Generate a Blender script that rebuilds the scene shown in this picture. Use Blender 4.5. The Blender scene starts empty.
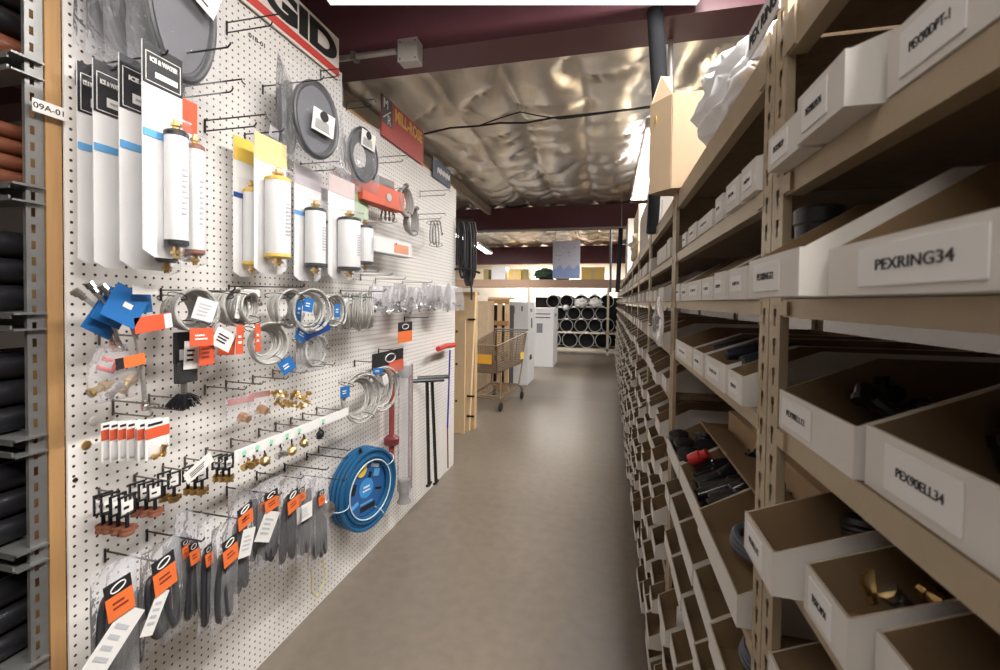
import bpy, math, random
import numpy as np
from mathutils import Vector, Matrix, noise as mnoise
PI = math.pi
sc = bpy.context.scene
rnd = random.Random(7)

# ------------------------------------------------------------------ camera
FPX, CXP, CYP, YAW, PITCH, ROLL, EYE = 441.8, 501.0, 311.0, .2394, .0218, .0122, 1.43
_F = Vector((-math.sin(YAW)*math.cos(PITCH), math.cos(YAW)*math.cos(PITCH), -math.sin(PITCH)))
_R0 = Vector((math.cos(YAW), math.sin(YAW), 0)); _U0 = _R0.cross(_F)
_R = _R0*math.cos(ROLL) + _U0*math.sin(ROLL); _U = -_R0*math.sin(ROLL) + _U0*math.cos(ROLL)
cam = bpy.data.objects.new('camera', bpy.data.cameras.new('camera'))
sc.collection.objects.link(cam)
M = Matrix((_R, _U, -_F)).transposed().to_4x4(); M.translation = Vector((0, 0, EYE))
cam.matrix_world = M
cam.data.sensor_width = 36; cam.data.lens = FPX*36/1000
cam.data.shift_x = -.001; cam.data.shift_y = -.024
cam.data.clip_start = .02; cam.data.clip_end = 60
cam.data.dof.use_dof = True; cam.data.dof.focus_distance = 2.4; cam.data.dof.aperture_fstop = 8.0
sc.camera = cam

# ------------------------------------------------------------------ world and exposure
sc.view_settings.view_transform = 'Standard'; sc.view_settings.look = 'None'
sc.view_settings.gamma = 1; sc.view_settings.use_curve_mapping = False
sc.view_settings.exposure = 0.0
w = bpy.data.worlds.new('world'); sc.world = w; w.use_nodes = True
w.node_tree.nodes['Background'].inputs[0].default_value = (1, .93, .86, 1)
w.node_tree.nodes['Background'].inputs[1].default_value = .02
try:
    sc.cycles.use_denoising = True
    sc.cycles.max_bounces = 8; sc.cycles.transparent_max_bounces = 24
except Exception: pass

def area(name, loc, sx, sy, power, col=(1, .965, .92), rot=(0, 0, 0)):
    l = bpy.data.lights.new(name, 'AREA'); l.shape = 'RECTANGLE'; l.size = sx; l.size_y = sy
    l.energy = power; l.color = col
    o = bpy.data.objects.new(name, l); o.location = loc; o.rotation_euler = rot
    sc.collection.objects.link(o); return o
# lights of the real and the added ceiling fixtures (each one sits just under its fixture)
area('tube_or_fill_light', (.42, .45, 2.86), .22, 2.4, 140)
area('tube_or_fill_light', (.42, .45, 2.93), .22, 2.4, 30, rot=(PI, 0, 0))
area('tube_or_fill_light', (-.45, -.75, 2.86), 2.0, .2, 24)  # unseen fill lamp, added to lift the rack fronts and the board
area('tube_or_fill_light', (.34, 4.6, 2.70), .2, 2.4, 115)
area('tube_or_fill_light', (.34, 4.6, 2.78), .2, 2.4, 14, rot=(PI, 0, 0))
area('tube_or_fill_light', (-3.2, 5.0, 2.75), .2, 2.4, 40)  # added lamp, hidden behind the pegboard
area('tube_or_fill_light', (-3.2, 5.0, 2.84), .2, 2.4, 20, rot=(PI, 0, 0))  # upward half of the same added lamp
area('tube_or_fill_light', (-3.5, 9.4, 2.93), .2, 2.4, 90)  # added lamp kept out of view, lights the far aisle
area('tube_or_fill_light', (-2.35, 10.9, 2.66), .2, 1.2, 30)
area('tube_or_fill_light', (-1.6, 13.5, 2.7), 3.2, .2, 260)
area('tube_or_fill_light', (.6, 8.6, 2.86), .2, 2.4, 80)  # lamp added to brighten the far floor, screened by the rack
area('tube_or_fill_light', (-3.6, 9.0, 2.95), .2, 2.4, 60)

# ------------------------------------------------------------------ pixel -> place
def ray(x, y): return _F + _R*((x-CXP)/FPX) - _U*((y-CYP)/FPX)
O = Vector((0, 0, EYE))
def atX(x, y, X): d = ray(x, y); return O + d*(X/d.x)
def atY(x, y, Y): d = ray(x, y); return O + d*(Y/d.y)
def atZ(x, y, Z): d = ray(x, y); return O + d*((Z-EYE)/d.z)
BX = -1.297                                   # face of the pegboard
def bp(x, y, d=0.0): return atX(x, y, BX+d)   # point a distance d in front of the board

# ------------------------------------------------------------------ materials
MATS = {}
def mat(name, col, rough=.6, metal=0, var=.12, scale=14, bump=.05, bscale=None, spec=.5, emit=0, alpha=1):
    if name in MATS: return MATS[name]
    m = bpy.data.materials.new(name); m.use_nodes = True; nt = m.node_tree; N = nt.nodes; L = nt.links
    b = N['Principled BSDF']; b.inputs['Roughness'].default_value = rough; b.inputs['Metallic'].default_value = metal
    b.inputs['Specular IOR Level'].default_value = spec
    tc = N.new('ShaderNodeTexCoord'); nz = N.new('ShaderNodeTexNoise'); nz.inputs['Scale'].default_value = scale
    nz.inputs['Detail'].default_value = 4
    L.new(tc.outputs['Object'], nz.inputs['Vector'])
    mx = N.new('ShaderNodeMix'); mx.data_type = 'RGBA'
    c = tuple(col)+(1,)
    mx.inputs[6].default_value = tuple(min(1, x*(1+var)) for x in col)+(1,)
    mx.inputs[7].default_value = tuple(x*(1-var) for x in col)+(1,)
    L.new(nz.outputs['Fac'], mx.inputs[0]); L.new(mx.outputs[2], b.inputs['Base Color'])
    if bump:
        nb = N.new('ShaderNodeTexNoise'); nb.inputs['Scale'].default_value = bscale or scale*6
        L.new(tc.outputs['Object'], nb.inputs['Vector'])
        bu = N.new('ShaderNodeBump'); bu.inputs['Strength'].default_value = bump; bu.inputs['Distance'].default_value = .01
        L.new(nb.outputs['Fac'], bu.inputs['Height']); L.new(bu.outputs['Normal'], b.inputs['Normal'])
    if emit:
        b.inputs['Emission Color'].default_value = c; b.inputs['Emission Strength'].default_value = emit
    if alpha < 1: b.inputs['Alpha'].default_value = alpha
    MATS[name] = m; return m

def film(name, tint=(.9, .9, .92), op=.10, rough=.12, bscale=30, bump=.9, gl=.28):
    m = bpy.data.materials.new(name); m.use_nodes = True; nt = m.node_tree; N = nt.nodes; L = nt.links
    N.remove(N['Principled BSDF'])
    tr = N.new('ShaderNodeBsdfTransparent'); tr.inputs[0].default_value = (.96, .96, .97, 1)
    g = N.new('ShaderNodeBsdfGlossy'); g.inputs['Roughness'].default_value = rough; g.inputs[0].default_value = (1, 1, 1, 1)
    d = N.new('ShaderNodeBsdfDiffuse'); d.inputs[0].default_value = tint+(1,)
    tc = N.new('ShaderNodeTexCoord'); nz = N.new('ShaderNodeTexNoise'); nz.inputs['Scale'].default_value = bscale
    nz.inputs['Detail'].default_value = 3; nz.inputs['Distortion'].default_value = 1.2
    L.new(tc.outputs['Object'], nz.inputs['Vector'])
    bu = N.new('ShaderNodeBump'); bu.inputs['Strength'].default_value = bump; bu.inputs['Distance'].default_value = .02
    L.new(nz.outputs['Fac'], bu.inputs['Height']); L.new(bu.outputs['Normal'], g.inputs['Normal'])
    lw = N.new('ShaderNodeLayerWeight'); lw.inputs[0].default_value = gl; L.new(bu.outputs['Normal'], lw.inputs['Normal'])
    mg = N.new('ShaderNodeMixShader'); L.new(lw.outputs['Fresnel'], mg.inputs[0]); L.new(tr.outputs[0], mg.inputs[1]); L.new(g.outputs[0], mg.inputs[2])
    m2 = N.new('ShaderNodeMixShader'); m2.inputs[0].default_value = op; L.new(mg.outputs[0], m2.inputs[1]); L.new(d.outputs[0], m2.inputs[2])
    L.new(m2.outputs[0], N['Material Output'].inputs[0])
    MATS[name] = m; return m

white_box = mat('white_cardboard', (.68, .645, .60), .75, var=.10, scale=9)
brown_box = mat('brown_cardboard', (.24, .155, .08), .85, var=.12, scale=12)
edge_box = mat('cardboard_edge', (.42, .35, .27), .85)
kraft = mat('kraft_box', (.55, .38, .21), .8, var=.08, scale=8)
tan_steel = mat('tan_painted_steel', (.40, .315, .205), .42, .15, var=.12, scale=20, bump=.03)
particle = mat('particle_board', (.20, .135, .08), .9, var=.3, scale=60)
galv = mat('galvanised_steel', (.27, .27, .265), .42, .7, var=.15, scale=30)
dark_steel = mat('dark_wire', (.045, .043, .042), .35, .7)
wire_steel = mat('steel_wire', (.22, .20, .18), .38, .85)
black_pl = mat('black_plastic', (.013, .013, .015), .35, var=.2)
black_rub = mat('black_rubber', (.018, .018, .02), .5, var=.2)
grey_hose = mat('dark_grey_hose', (.036, .036, .043), .42, var=.2)
white_pl = mat('white_plastic', (.82, .82, .81), .4, var=.03)
paper = mat('white_paper', (.78, .765, .745), .7, var=.03)
ink = mat('black_ink', (.012, .012, .014), .6)
card = mat('white_card', (.80, .79, .79), .45, var=.03)
maroon = mat('maroon_painted_steel', (.105, .032, .044), .5, .0, var=.15, scale=3, bump=.02)
orange = mat('orange_card', (.80, .17, .04), .55, var=.06)
orange_red = mat('orange_red_card', (.66, .10, .04), .55, var=.08)
red_sign = mat('red_sign_paint', (.50, .055, .045), .5, var=.05)
yellow_sign = mat('yellow_lettering', (.85, .50, .12), .5)
yellow_card = mat('yellow_card', (.85, .58, .10), .5, var=.06)
blue_card = mat('blue_card', (.02, .145, .42), .45, var=.08)
dark_blue = mat('navy_card', (.01, .06, .28), .45, var=.08)
stripe_blue = mat('light_blue_stripe', (.12, .38, .72), .5)
blue_hose = mat('blue_hose', (.012, .095, .22), .35, var=.12)
blue_rod = mat('blue_rod', (.02, .03, .35), .4)
red_pl = mat('red_plastic', (.55, .03, .025), .4)
brass = mat('brass', (.72, .50, .20), .28, .95, var=.2, scale=40)
copper = mat('copper_plate', (.30, .115, .07), .5, .3, var=.2, scale=30)
braid = mat('braided_steel', (.54, .53, .51), .38, .7, var=.25, scale=220, bump=.5, bscale=500)
chrome = mat('chrome', (.68, .68, .68), .2, .95)
pine = mat('pine_wood', (.40, .225, .09), .65, var=.22, scale=5)
pine_pale = mat('pale_pine', (.72, .53, .32), .7, var=.15, scale=5)
yellow_cord = mat('yellow_cord', (.62, .55, .22), .7)
green_pl = mat('green_label', (.30, .72, .50), .6)
dark_green = mat('dark_green_wrap', (.035, .07, .045), .5)
appl_white = mat('white_enamel', (.74, .74, .75), .4, var=.03)
red_tint = mat('dusty_red_plastic', (.30, .06, .05), .5)
lamp_white = mat('lit_tube', (1, .97, .92), .4, var=0, bump=0, emit=14)
fixture_white = mat('fixture_enamel', (.8, .8, .78), .4)
bag = film('clear_plastic_bag', op=.07, gl=.10, bscale=13, bump=.6)
bag_grey = film('cloudy_plastic_bag', tint=(.85, .85, .88), op=.16, gl=.13, bscale=13, bump=.6, rough=.16)
bubble = film('clear_moulded_bubble', op=.03, gl=.04, bump=.1)
bag_white = film('white_bubble_film', tint=(.95, .95, .96), op=.94, gl=.3, bscale=22)
yellow_box = mat('yellow_carton', (.80, .55, .16), .6)

def stretch_wood(m, sx, sy, sz):
    N = m.node_tree.nodes; L = m.node_tree.links
    tc = [n for n in N if n.type == 'TEX_COORD'][0]; mp = N.new('ShaderNodeMapping'); mp.inputs['Scale'].default_value = (sx, sy, sz)
    L.new(tc.outputs['Object'], mp.inputs[0])
    for n in N:
        if n.type == 'TEX_NOISE': L.new(mp.outputs[0], n.inputs['Vector'])
stretch_wood(pine, 12, 12, .8); stretch_wood(pine_pale, 8, 8, .8)

# ------------------------------------------------------------------ mesh builder
class MB:
    def __init__(s): s.v = []; s.f = []; s.mi = []
    def face(s, idx, m=0): s.f.append(tuple(idx)); s.mi.append(m)
    def quad(s, a, b, c, d, m=0):
        n = len(s.v); s.v += [tuple(a), tuple(b), tuple(c), tuple(d)]; s.face((n, n+1, n+2, n+3), m)
    def box(s, x0, x1, y0, y1, z0, z1, m=0):
        n = len(s.v)
        s.v += [(x0,y0,z0),(x1,y0,z0),(x1,y1,z0),(x0,y1,z0),(x0,y0,z1),(x1,y0,z1),(x1,y1,z1),(x0,y1,z1)]
        for q in ((0,3,2,1),(4,5,6,7),(0,1,5,4),(1,2,6,5),(2,3,7,6),(3,0,4,7)): s.face([n+i for i in q], m)
        return s
    def hexa(s, p, m=0):       # 8 points: bottom ring, top ring
        n = len(s.v); s.v += [tuple(q) for q in p]
        for q in ((0,3,2,1),(4,5,6,7),(0,1,5,4),(1,2,6,5),(2,3,7,6),(3,0,4,7)): s.face([n+i for i in q], m)
        return s
    def ring(s, c, ax, r, n, up=None):
        ax = Vector(ax).normalized(); up = Vector(up) if up else (Vector((0,0,1)) if abs(ax.z) < .9 else Vector((1,0,0)))
        u = ax.cross(up).normalized(); v = u.cross(ax).normalized()
        k = len(s.v)
        for i in range(n):
            a = 2*PI*i/n; s.v.append(tuple(Vector(c)+u*(r*math.cos(a))+v*(r*math.sin(a))))
        return k
    def bridge(s, a, b, n, m=0):
        for i in range(n): j = (i+1) % n; s.face((a+i, a+j, b+j, b+i), m)
    def cyl(s, p0, p1, r0, r1=None, n=16, m=0, caps=True):
        r1 = r0 if r1 is None else r1; ax = Vector(p1)-Vector(p0)
        a = s.ring(p0, ax, r0, n); b = s.ring(p1, ax, r1, n); s.bridge(b, a, n, m)
        if caps: s.face([a+i for i in range(n)], m); s.face([b+n-1-i for i in range(n)], m)
        return s
    def lathe(s, p0, ax, prof, n=20, m=0, caps=True):   # prof: (distance, radius)
        ax = Vector(ax).normalized(); ks = [s.ring(Vector(p0)+ax*d, ax, max(r, 1e-4), n) for d, r in prof]
        for a, b in zip(ks, ks[1:]): s.bridge(b, a, n, m)
        if caps: s.face([ks[0]+i for i in range(n)], m); s.face([ks[-1]+n-1-i for i in range(n)], m)
        return s
    def tube(s, pts, r, n=8, closed=False, m=0):
        P = [Vector(p) for p in pts]; N = len(P); ks = []
        t0 = (P[1]-P[0]).normalized(); up = Vector((0,0,1)) if abs(t0.z) < .9 else Vector((1,0,0))
        u = t0.cross(up).normalized()
        for i in range(N):
            if closed: t = P[(i+1) % N]-P[i-1]
            else: t = P[min(i+1, N-1)]-P[max(i-1, 0)]
            if t.length < 1e-9: t = t0
            t = t.normalized(); u = (u-t*u.dot(t)); u = u.normalized() if u.length > 1e-6 else t.orthogonal().normalized(); v = t.cross(u)
            rr = r[i] if isinstance(r, (list, tuple)) else r
            k = len(s.v)
            for j in range(n): a = 2*PI*j/n; s.v.append(tuple(P[i]+u*(rr*math.cos(a))+v*(rr*math.sin(a))))
            ks.append(k)
        for a, b in zip(ks, ks[1:]): s.bridge(a, b, n, m)
        if closed: s.bridge(ks[-1], ks[0], n, m)
        else: s.face([ks[0]+n-1-i for i in range(n)], m); s.face([ks[-1]+i for i in range(n)], m)
        return s
    def prism(s, poly, y0, y1, m=0, f=None):   # poly in (x,z), extruded along y; or f maps (a,b,t)
        f = f or (lambda a, b, t: (a, t, b))
        k = len(s.v); n = len(poly)
        for t in (y0, y1): s.v += [tuple(f(a, b, t)) for a, b in poly]
        s.face([k+i for i in range(n)], m); s.face([k+2*n-1-i for i in range(n)], m)
        for i in range(n): j = (i+1) % n; s.face((k+i, k+n+i, k+n+j, k+j), m)
        return s
    def grid(s, fn, nu, nv, m=0, closed_u=False):
        k = len(s.v)
        for i in range(nu+1):
            for j in range(nv+1): s.v.append(tuple(fn(i/nu, j/nv)))
        for i in range(nu):
            for j in range(nv): a = k+i*(nv+1)+j; s.face((a, a+nv+1, a+nv+2, a+1), m)
        return s
    def pillow(s, w, h, t, z0=0, nu=10, nv=14, wr=.004, seed=0, m=0, cx=0, cy=0, neck=1.0):
        # soft closed bag in the local x,z plane with thickness t along y
        rr = random.Random(seed); o = Vector((rr.random()*50, rr.random()*50, rr.random()*50))
        for sgn in (-1, 1):
            def fn(u, v, sgn=sgn):
                e = (max(0, math.sin(PI*u))**.55)*(max(0, math.sin(PI*v))**.55)
                ww = w*(neck+(1-neck)*min(1, (1-v)*2.2))
                x = (u-.5)*ww; z = z0+v*h
                q = mnoise.noise(Vector((x*18, z*14, sgn))+o)
                q2 = mnoise.noise(Vector((x*9+7, z*9, 3))+o)
                return (cx+x+q2*.006, cy+sgn*(t*.5*e+.0004)+q*wr*(.25+e), z+q2*.005)
            s.grid(fn if sgn < 0 else (lambda u, v, fn=fn: fn(1-u, v)), nu, nv, m)
        return s
    def xf(s, M_):
        s.v = [tuple(M_ @ Vector(p)) for p in s.v]; return s
    def build(s, name, mats, parent=None, world=False, smooth=True, angle=35, bevel=0, hide=False):
        me = bpy.data.meshes.new(name); vs = s.v
        if world and parent is not None:
            Mi = (Matrix.Translation(parent.location) @ parent.rotation_euler.to_matrix().to_4x4()).inverted()
            vs = [tuple(Mi @ Vector(p)) for p in vs]
        me.from_pydata(vs, [], s.f); 
        if not isinstance(mats, (list, tuple)): mats = [mats]
        for q in mats: me.materials.append(q)
        me.polygons.foreach_set('material_index', s.mi)
        if smooth:
            me.polygons.foreach_set('use_smooth', [True]*len(me.polygons)); me.set_sharp_from_angle(angle=math.radians(angle))
        me.update(); o = bpy.data.objects.new(name, me); sc.collection.objects.link(o)
        if parent is not None: o.parent = parent
        if bevel:
            b = o.modifiers.new('Bevel', 'BEVEL'); b.width = bevel; b.segments = 2; b.limit_method = 'ANGLE'
        return o

def tag(o, label=None, cat=None, group=None, kind=None):
    if label: o['label'] = label
    if cat: o['category'] = cat
    if group: o['group'] = group
    if kind: o['kind'] = kind
    return o
def thing(name, label, cat, loc=(0,0,0), rz=0, group=None, rx=0, ry=0):
    o = bpy.data.objects.new(name, None); o.empty_display_size = .02; sc.collection.objects.link(o)
    o.location = loc; o.rotation_euler = (rx, ry, rz); return tag(o, label, cat, group)
def struct(name, mb, m, **k): return tag(mb.build(name, m, **k), kind='structure')
def copy_tree(o, parent=None):
    c = o.copy(); sc.collection.objects.link(c)
    if parent is not None: c.parent = parent
    for ch in list(o.children): copy_tree(ch, c)
    return c
ORD = ['first','second','third','fourth','fifth','sixth','seventh','eighth','ninth','tenth','eleventh','twelfth','thirteenth','fourteenth','fifteenth','sixteenth','seventeenth','eighteenth']

def text_mesh(body, size, bold=0.0, extrude=.0004):
    cu = bpy.data.curves.new('lettering', 'FONT'); cu.body = body; cu.size = size; cu.offset = bold; cu.extrude = extrude
    cu.align_x = 'CENTER'; cu.align_y = 'CENTER'
    o = bpy.data.objects.new('tmp', cu); sc.collection.objects.link(o)
    dg = bpy.context.evaluated_depsgraph_get(); me = bpy.data.meshes.new_from_object(o.evaluated_get(dg))
    bpy.data.objects.remove(o); return me
def lettering(body, size, m, parent, loc, width=None, bold=0.0, tilt=0, name='lettering'):
    # text stands upright in the parent's local x,z plane facing local -y
    me = text_mesh(body, size, bold); me.materials.clear(); me.materials.append(m)
    o = bpy.data.objects.new(name, me); sc.collection.objects.link(o); o.parent = parent
    o.location = loc; o.rotation_euler = (PI/2, tilt, 0)
    if width:
        xs = [v.co.x for v in me.vertices]
        if xs: o.scale.x = width/max(1e-6, max(xs)-min(xs))
    return o
AISLE_L = PI/2     # things on the pegboard face the aisle (+X)
AISLE_R = -PI/2    # things on the racks face the aisle (-X)
# ================================================================== THE ROOM
def floor_mat():
    m = mat('concrete', (.158, .130, .103), .36, var=.16, scale=1.3, bump=.02, bscale=60)
    N = m.node_tree.nodes; L = m.node_tree.links; b = N['Principled BSDF']
    tc = [n for n in N if n.type == 'TEX_COORD'][0]
    n2 = N.new('ShaderNodeTexNoise'); n2.inputs['Scale'].default_value = 16; n2.inputs['Detail'].default_value = 8
    L.new(tc.outputs['Object'], n2.inputs['Vector'])
    old = b.inputs['Base Color'].links[0].from_socket
    mx = N.new('ShaderNodeMix'); mx.data_type = 'RGBA'; mx.blend_type = 'OVERLAY'; mx.inputs[0].default_value = .22
    L.new(old, mx.inputs[6]); L.new(n2.outputs['Fac'], mx.inputs[7]); L.new(mx.outputs[2], b.inputs['Base Color'])
    return m
XL, XR, YB, YF, ZC = -6.0, 1.6, -1.4, 14.6, 3.04
fm = MB()
joints = [YB, 6.56, 12.1, YF]
for y0, y1 in zip(joints, joints[1:]):
    fm.box(XL, XR, y0+.002, y1-.002, -.12, 0)
fm.box(XL, XR, YB, YF, -.2, -.006)
struct('floor', fm, floor_mat(), smooth=False)
wallm = mat('painted_wall', (.72, .67, .58), .8, var=.05, scale=2)
darkwall = mat('dark_wall', (.10, .085, .075), .8, var=.2, scale=2)
struct('wall_back', MB().box(XL, XR, YF, YF+.1, 0, 3.6), wallm)
struct('wall_right', MB().box(XR, XR+.1, YB, YF, 0, 3.6), darkwall)
struct('wall_left', MB().box(XL-.1, XL, YB, YF, 0, 3.6), darkwall)
struct('wall_front', MB().box(XL, XR, YB-.1, YB, 0, 3.6), darkwall)
# foil faced insulation sagging between the roof purlins
foil = mat('foil_insulation', (.72, .69, .65), .34, .88, var=.10, scale=2, bump=.8, bscale=6)
def foil_z(x, y):
    s = abs(math.sin((x+.25+.04*math.sin(y*1.3))*PI/.55)); sag = -.06*(s**.45)
    rip = mnoise.noise(Vector((x*3.2, y*1.1, 2)))*.026 + mnoise.noise(Vector((x*7, y*6, 5)))*.006
    rid = (1-abs(mnoise.noise(Vector((x*2.1+y*1.5, y*1.9, 9))))*2)**5*.045
    return ZC+.04+sag+rip+rid
cm = MB()
def cfn(u, v): x = XL+(XR-XL)*u; y = YB+(YF-YB)*v; return (x, y, foil_z(x, y))
cm.grid(cfn, 190, 330)
struct('ceiling', cm, foil, angle=180)
struct('trim_1', MB().box(XL, XR, YB, YF, 3.4, 3.5), darkwall)
# long ridge purlins holding the foil
for i, x in enumerate((-2.0,)):
    struct('trim_2', MB().box(x-.03, x+.03, 2.3, 7.3, 2.90, 3.02), mat('grey_purlin', (.35, .31, .26), .5))
def beam(y, zb, h, w_, label):
    t = thing('steel_beam', label, 'beam', (-2.2, y, zb), 0, 'maroon roof beams' if False else None)
    MB().box(XL+2.2, XR+2.2, 0, w_, 0, .018).build('bottom_flange', maroon, t, smooth=False)
    MB().box(XL+2.2, XR+2.2, w_/2-.02, w_/2+.02, .018, h-.015).build('web', maroon, t, smooth=False)
    MB().box(XL+2.2, XR+2.2, 0, w_, h-.015, h).build('top_flange', maroon, t, smooth=False)
    return t
def boxbeam(y, zb, h, w_, label):
    t = thing('steel_beam', label, 'beam', (-2.2, y, zb))
    mb = MB().box(XL+2.2, XR+2.2, .0, w_, .02, h); mb.build('web', maroon, t, smooth=False)
    MB().box(XL+2.2, XR+2.2, -.004, w_+.004, 0, .02).build('bottom_flange', maroon, t, smooth=False)
boxbeam(2.02, 2.65, .44, .205, 'maroon steel roof beam nearest the camera, carrying the grey junction box')
boxbeam(7.35, 2.64, .38, .20, 'maroon steel roof beam beyond the foil insulation, second from the camera')
boxbeam(12.6, 2.52, .50, .20, 'maroon steel roof beam farthest from the camera, in front of the back wall')
# sprinkler pipe hanging along beam 2
mb = MB(); mb.cyl((-3.4, 7.1, 2.60), (.8, 7.1, 2.60), .016, n=10)
tag(mb.build('sprinkler_pipe', galv), 'thin pale pipe running crosswise below the second maroon beam', 'pipe')

sm = MB()
for q in range(-9, 4):
    xs_ = -.25+.55*q
    P = [(xs_-.04*math.sin(y_*1.3), y_, foil_z(xs_-.04*math.sin(y_*1.3), y_)-.006) for y_ in [YB+.1+i*.08 for i in range(198)]]
    sm.tube(P, .006, 4)
tag(sm.build('trim_3', foil), kind='structure')
# ================================================================== RIGHT HAND PARTS RACKS
FX = .205; DEP = .42
LV = [.06, .20, .35, .50, .65, .805, .955, 1.125, 1.28, 1.437, 1.590, 1.785]
HT = {1.785: .052, 1.590: .027, 1.437: .022}
def post_mesh(slots, h=1.80, fl=0):
    mb = MB(); wv, p, sw, sh = .036, .0375, .0095, .022
    if not slots:
        mb.box(0, .002, 0, wv, 0, h); mb.box(.002, .009, fl, fl+.002, 0, h)
    else:
        c0, c1 = wv/2-sw/2, wv/2+sw/2
        for x in (0, .002):
            mb.quad((x,0,0),(x,c0,0),(x,c0,h),(x,0,h)); mb.quad((x,c1,0),(x,wv,0),(x,wv,h),(x,c1,h))
            z = 0
            while z < h-.001:
                zt = min(h, z+p); a = min(zt, z+p-sh)
                mb.quad((x,c0,z),(x,c1,z),(x,c1,a),(x,c0,a))
                if a < zt:   # teardrop: narrower at the foot
                    b = min(zt, a+sh*.55)
                    mb.quad((x,c0,a),(x,c0+.002,a),(x,c0+.002,b),(x,c0,b)); mb.quad((x,c1-.002,a),(x,c1,a),(x,c1,b),(x,c1-.002,b))
                z = zt
        mb.quad((0,0,0),(.002,0,0),(.002,0,h),(0,0,h)); mb.quad((0,wv,0),(.002,wv,0),(.002,wv,h),(0,wv,h))
        mb.box(.002, .010, 0, .002, 0, h); mb.box(.002, .010, wv-.002, wv, 0, h)
    return mb
def shelving_unit(k, y0, y1, slots):
    t = thing('shelving_unit', f'tan steel shelving unit, {ORD[k]} bay of the right hand rack counted from the camera', 'shelving', (FX, y0, 0), 0, 'tan shelving units of the right hand rack')
    W = y1-y0
    for (px, py, fy) in ((0, .001, 0), (0, W-.037, 0), (DEP, .001, 0), (DEP, W-.037, 0)):
        m = post_mesh(slots and px == 0, 2.05 if k == 0 else 1.80, .034 if py > .1 else 0)
        if px: m.v = [(px-x, y, z) for x, y, z in m.v]
        else: m.v = [(x, y, z) for x, y, z in m.v]
        m.v = [(x, y+py, z) for x, y, z in m.v]
        m.build('post', tan_steel, t, smooth=False)
    for z in LV:
        if k == 1 and z == 1.125: continue
        h = HT.get(z, .026)
        b = MB(); b.box(.0025, .005, .037, W-.037, z-h, z-.0005); b.box(.005, .022, .037, W-.037, z-h, z-h+.002)
        b.box(-.001, .003, .030, .060, z-h+.002, z-.003); b.box(-.001, .003, W-.060, W-.030, z-h+.002, z-.003)
        b.build('beam', tan_steel, t, smooth=False)
        b = MB(); b.box(DEP-.005, DEP-.0025, .037, W-.037, z-h, z-.0005); b.build('rear_beam', tan_steel, t, smooth=False)
        MB().box(.0055, DEP-.0055, .003, W-.003, z-.0125, z).build('shelf', particle, t, smooth=False)
    return t
bays = []; y = -.255
for k in range(13):
    bays.append((y, y+.902)); y += .904
for k, (a, b) in enumerate(bays): shelving_unit(k, a, b, k < 4)

# ---- corrugated parts bins: low front, walls rising to the back.  local: front face y=0, depth +y, width along x
def bin_mesh(w_, hf, hb, d, t=.0028):
    mb = MB(); h = w_/2
    kn = d*.30                                    # where the rising wall levels off
    side = lambda x0, x1, mo, mi_: None
    def wall(x0, x1, outer_low):
        poly = [(0, 0), (d, 0), (d, hb), (kn, hb), (.004, hf), (0, hf)]
        n = len(mb.v); m = len(poly)
        for x in (x0, x1): mb.v.extend([(x, py, pz) for py, pz in poly])
        lo = 0 if outer_low else 1; hi = 1 if outer_low else 0
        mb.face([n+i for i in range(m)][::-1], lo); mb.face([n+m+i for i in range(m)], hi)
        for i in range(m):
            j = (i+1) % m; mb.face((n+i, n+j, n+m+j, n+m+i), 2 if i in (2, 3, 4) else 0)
    wall(-h, -h+t, True); wall(h-t, h, False)
    def slab(y0, y1, z0, z1, front):
        n = len(mb.v); x0, x1 = -h+t, h-t
        mb.v.extend([(x0,y0,z0),(x1,y0,z0),(x1,y1,z0),(x0,y1,z0),(x0,y0,z1),(x1,y0,z1),(x1,y1,z1),(x0,y1,z1)])
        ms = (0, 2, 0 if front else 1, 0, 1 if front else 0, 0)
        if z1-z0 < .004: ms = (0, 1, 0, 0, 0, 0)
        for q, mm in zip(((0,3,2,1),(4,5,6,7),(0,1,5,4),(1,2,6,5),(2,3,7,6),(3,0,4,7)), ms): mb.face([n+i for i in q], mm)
    slab(0, t, 0, hf, True); slab(d-t, d, 0, hb, False); slab(t, d-t, 0, t, False)
    return mb
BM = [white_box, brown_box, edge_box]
_cache = {}
def bin_data(w_, hf, hb, d):
    key = (round(w_/.006), round(hf/.004), round(hb/.006), round(d/.02))
    if key not in _cache:
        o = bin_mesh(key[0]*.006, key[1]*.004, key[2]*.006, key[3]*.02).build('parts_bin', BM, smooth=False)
        _cache[key] = o.data; bpy.data.objects.remove(o)
    return _cache[key]
def add_bin(X, y0, y1, z, hf, hb, d, label, group='white cardboard parts bins on the right hand rack', exact=False, rz=0, name='parts_bin'):
    me = bin_mesh(y1-y0, hf, hb, d)
    if exact: o = me.build(name, BM, smooth=False)
    else: o = bpy.data.objects.new(name, bin_data(y1-y0, hf, hb, d)); sc.collection.objects.link(o)
    o.location = (X, (y0+y1)/2, z+.0005); o.rotation_euler = (0, 0, AISLE_R+rz)
    return tag(o, label, 'bin', group)
def bin_label(o, w_, hf, text, size, fx=.5, fw=.5, fh=.7, hand=False):
    s = MB().box(-w_/2+w_*(fx-fw/2), -w_/2+w_*(fx+fw/2), -.0012, -.0002, hf*(.5-fh/2), hf*(.5+fh/2)).build('label', paper, o, smooth=False)
    lettering(text, size, ink, s, (-w_/2+w_*fx, -.0014, hf*.5), width=w_*fw*.62)

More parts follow.
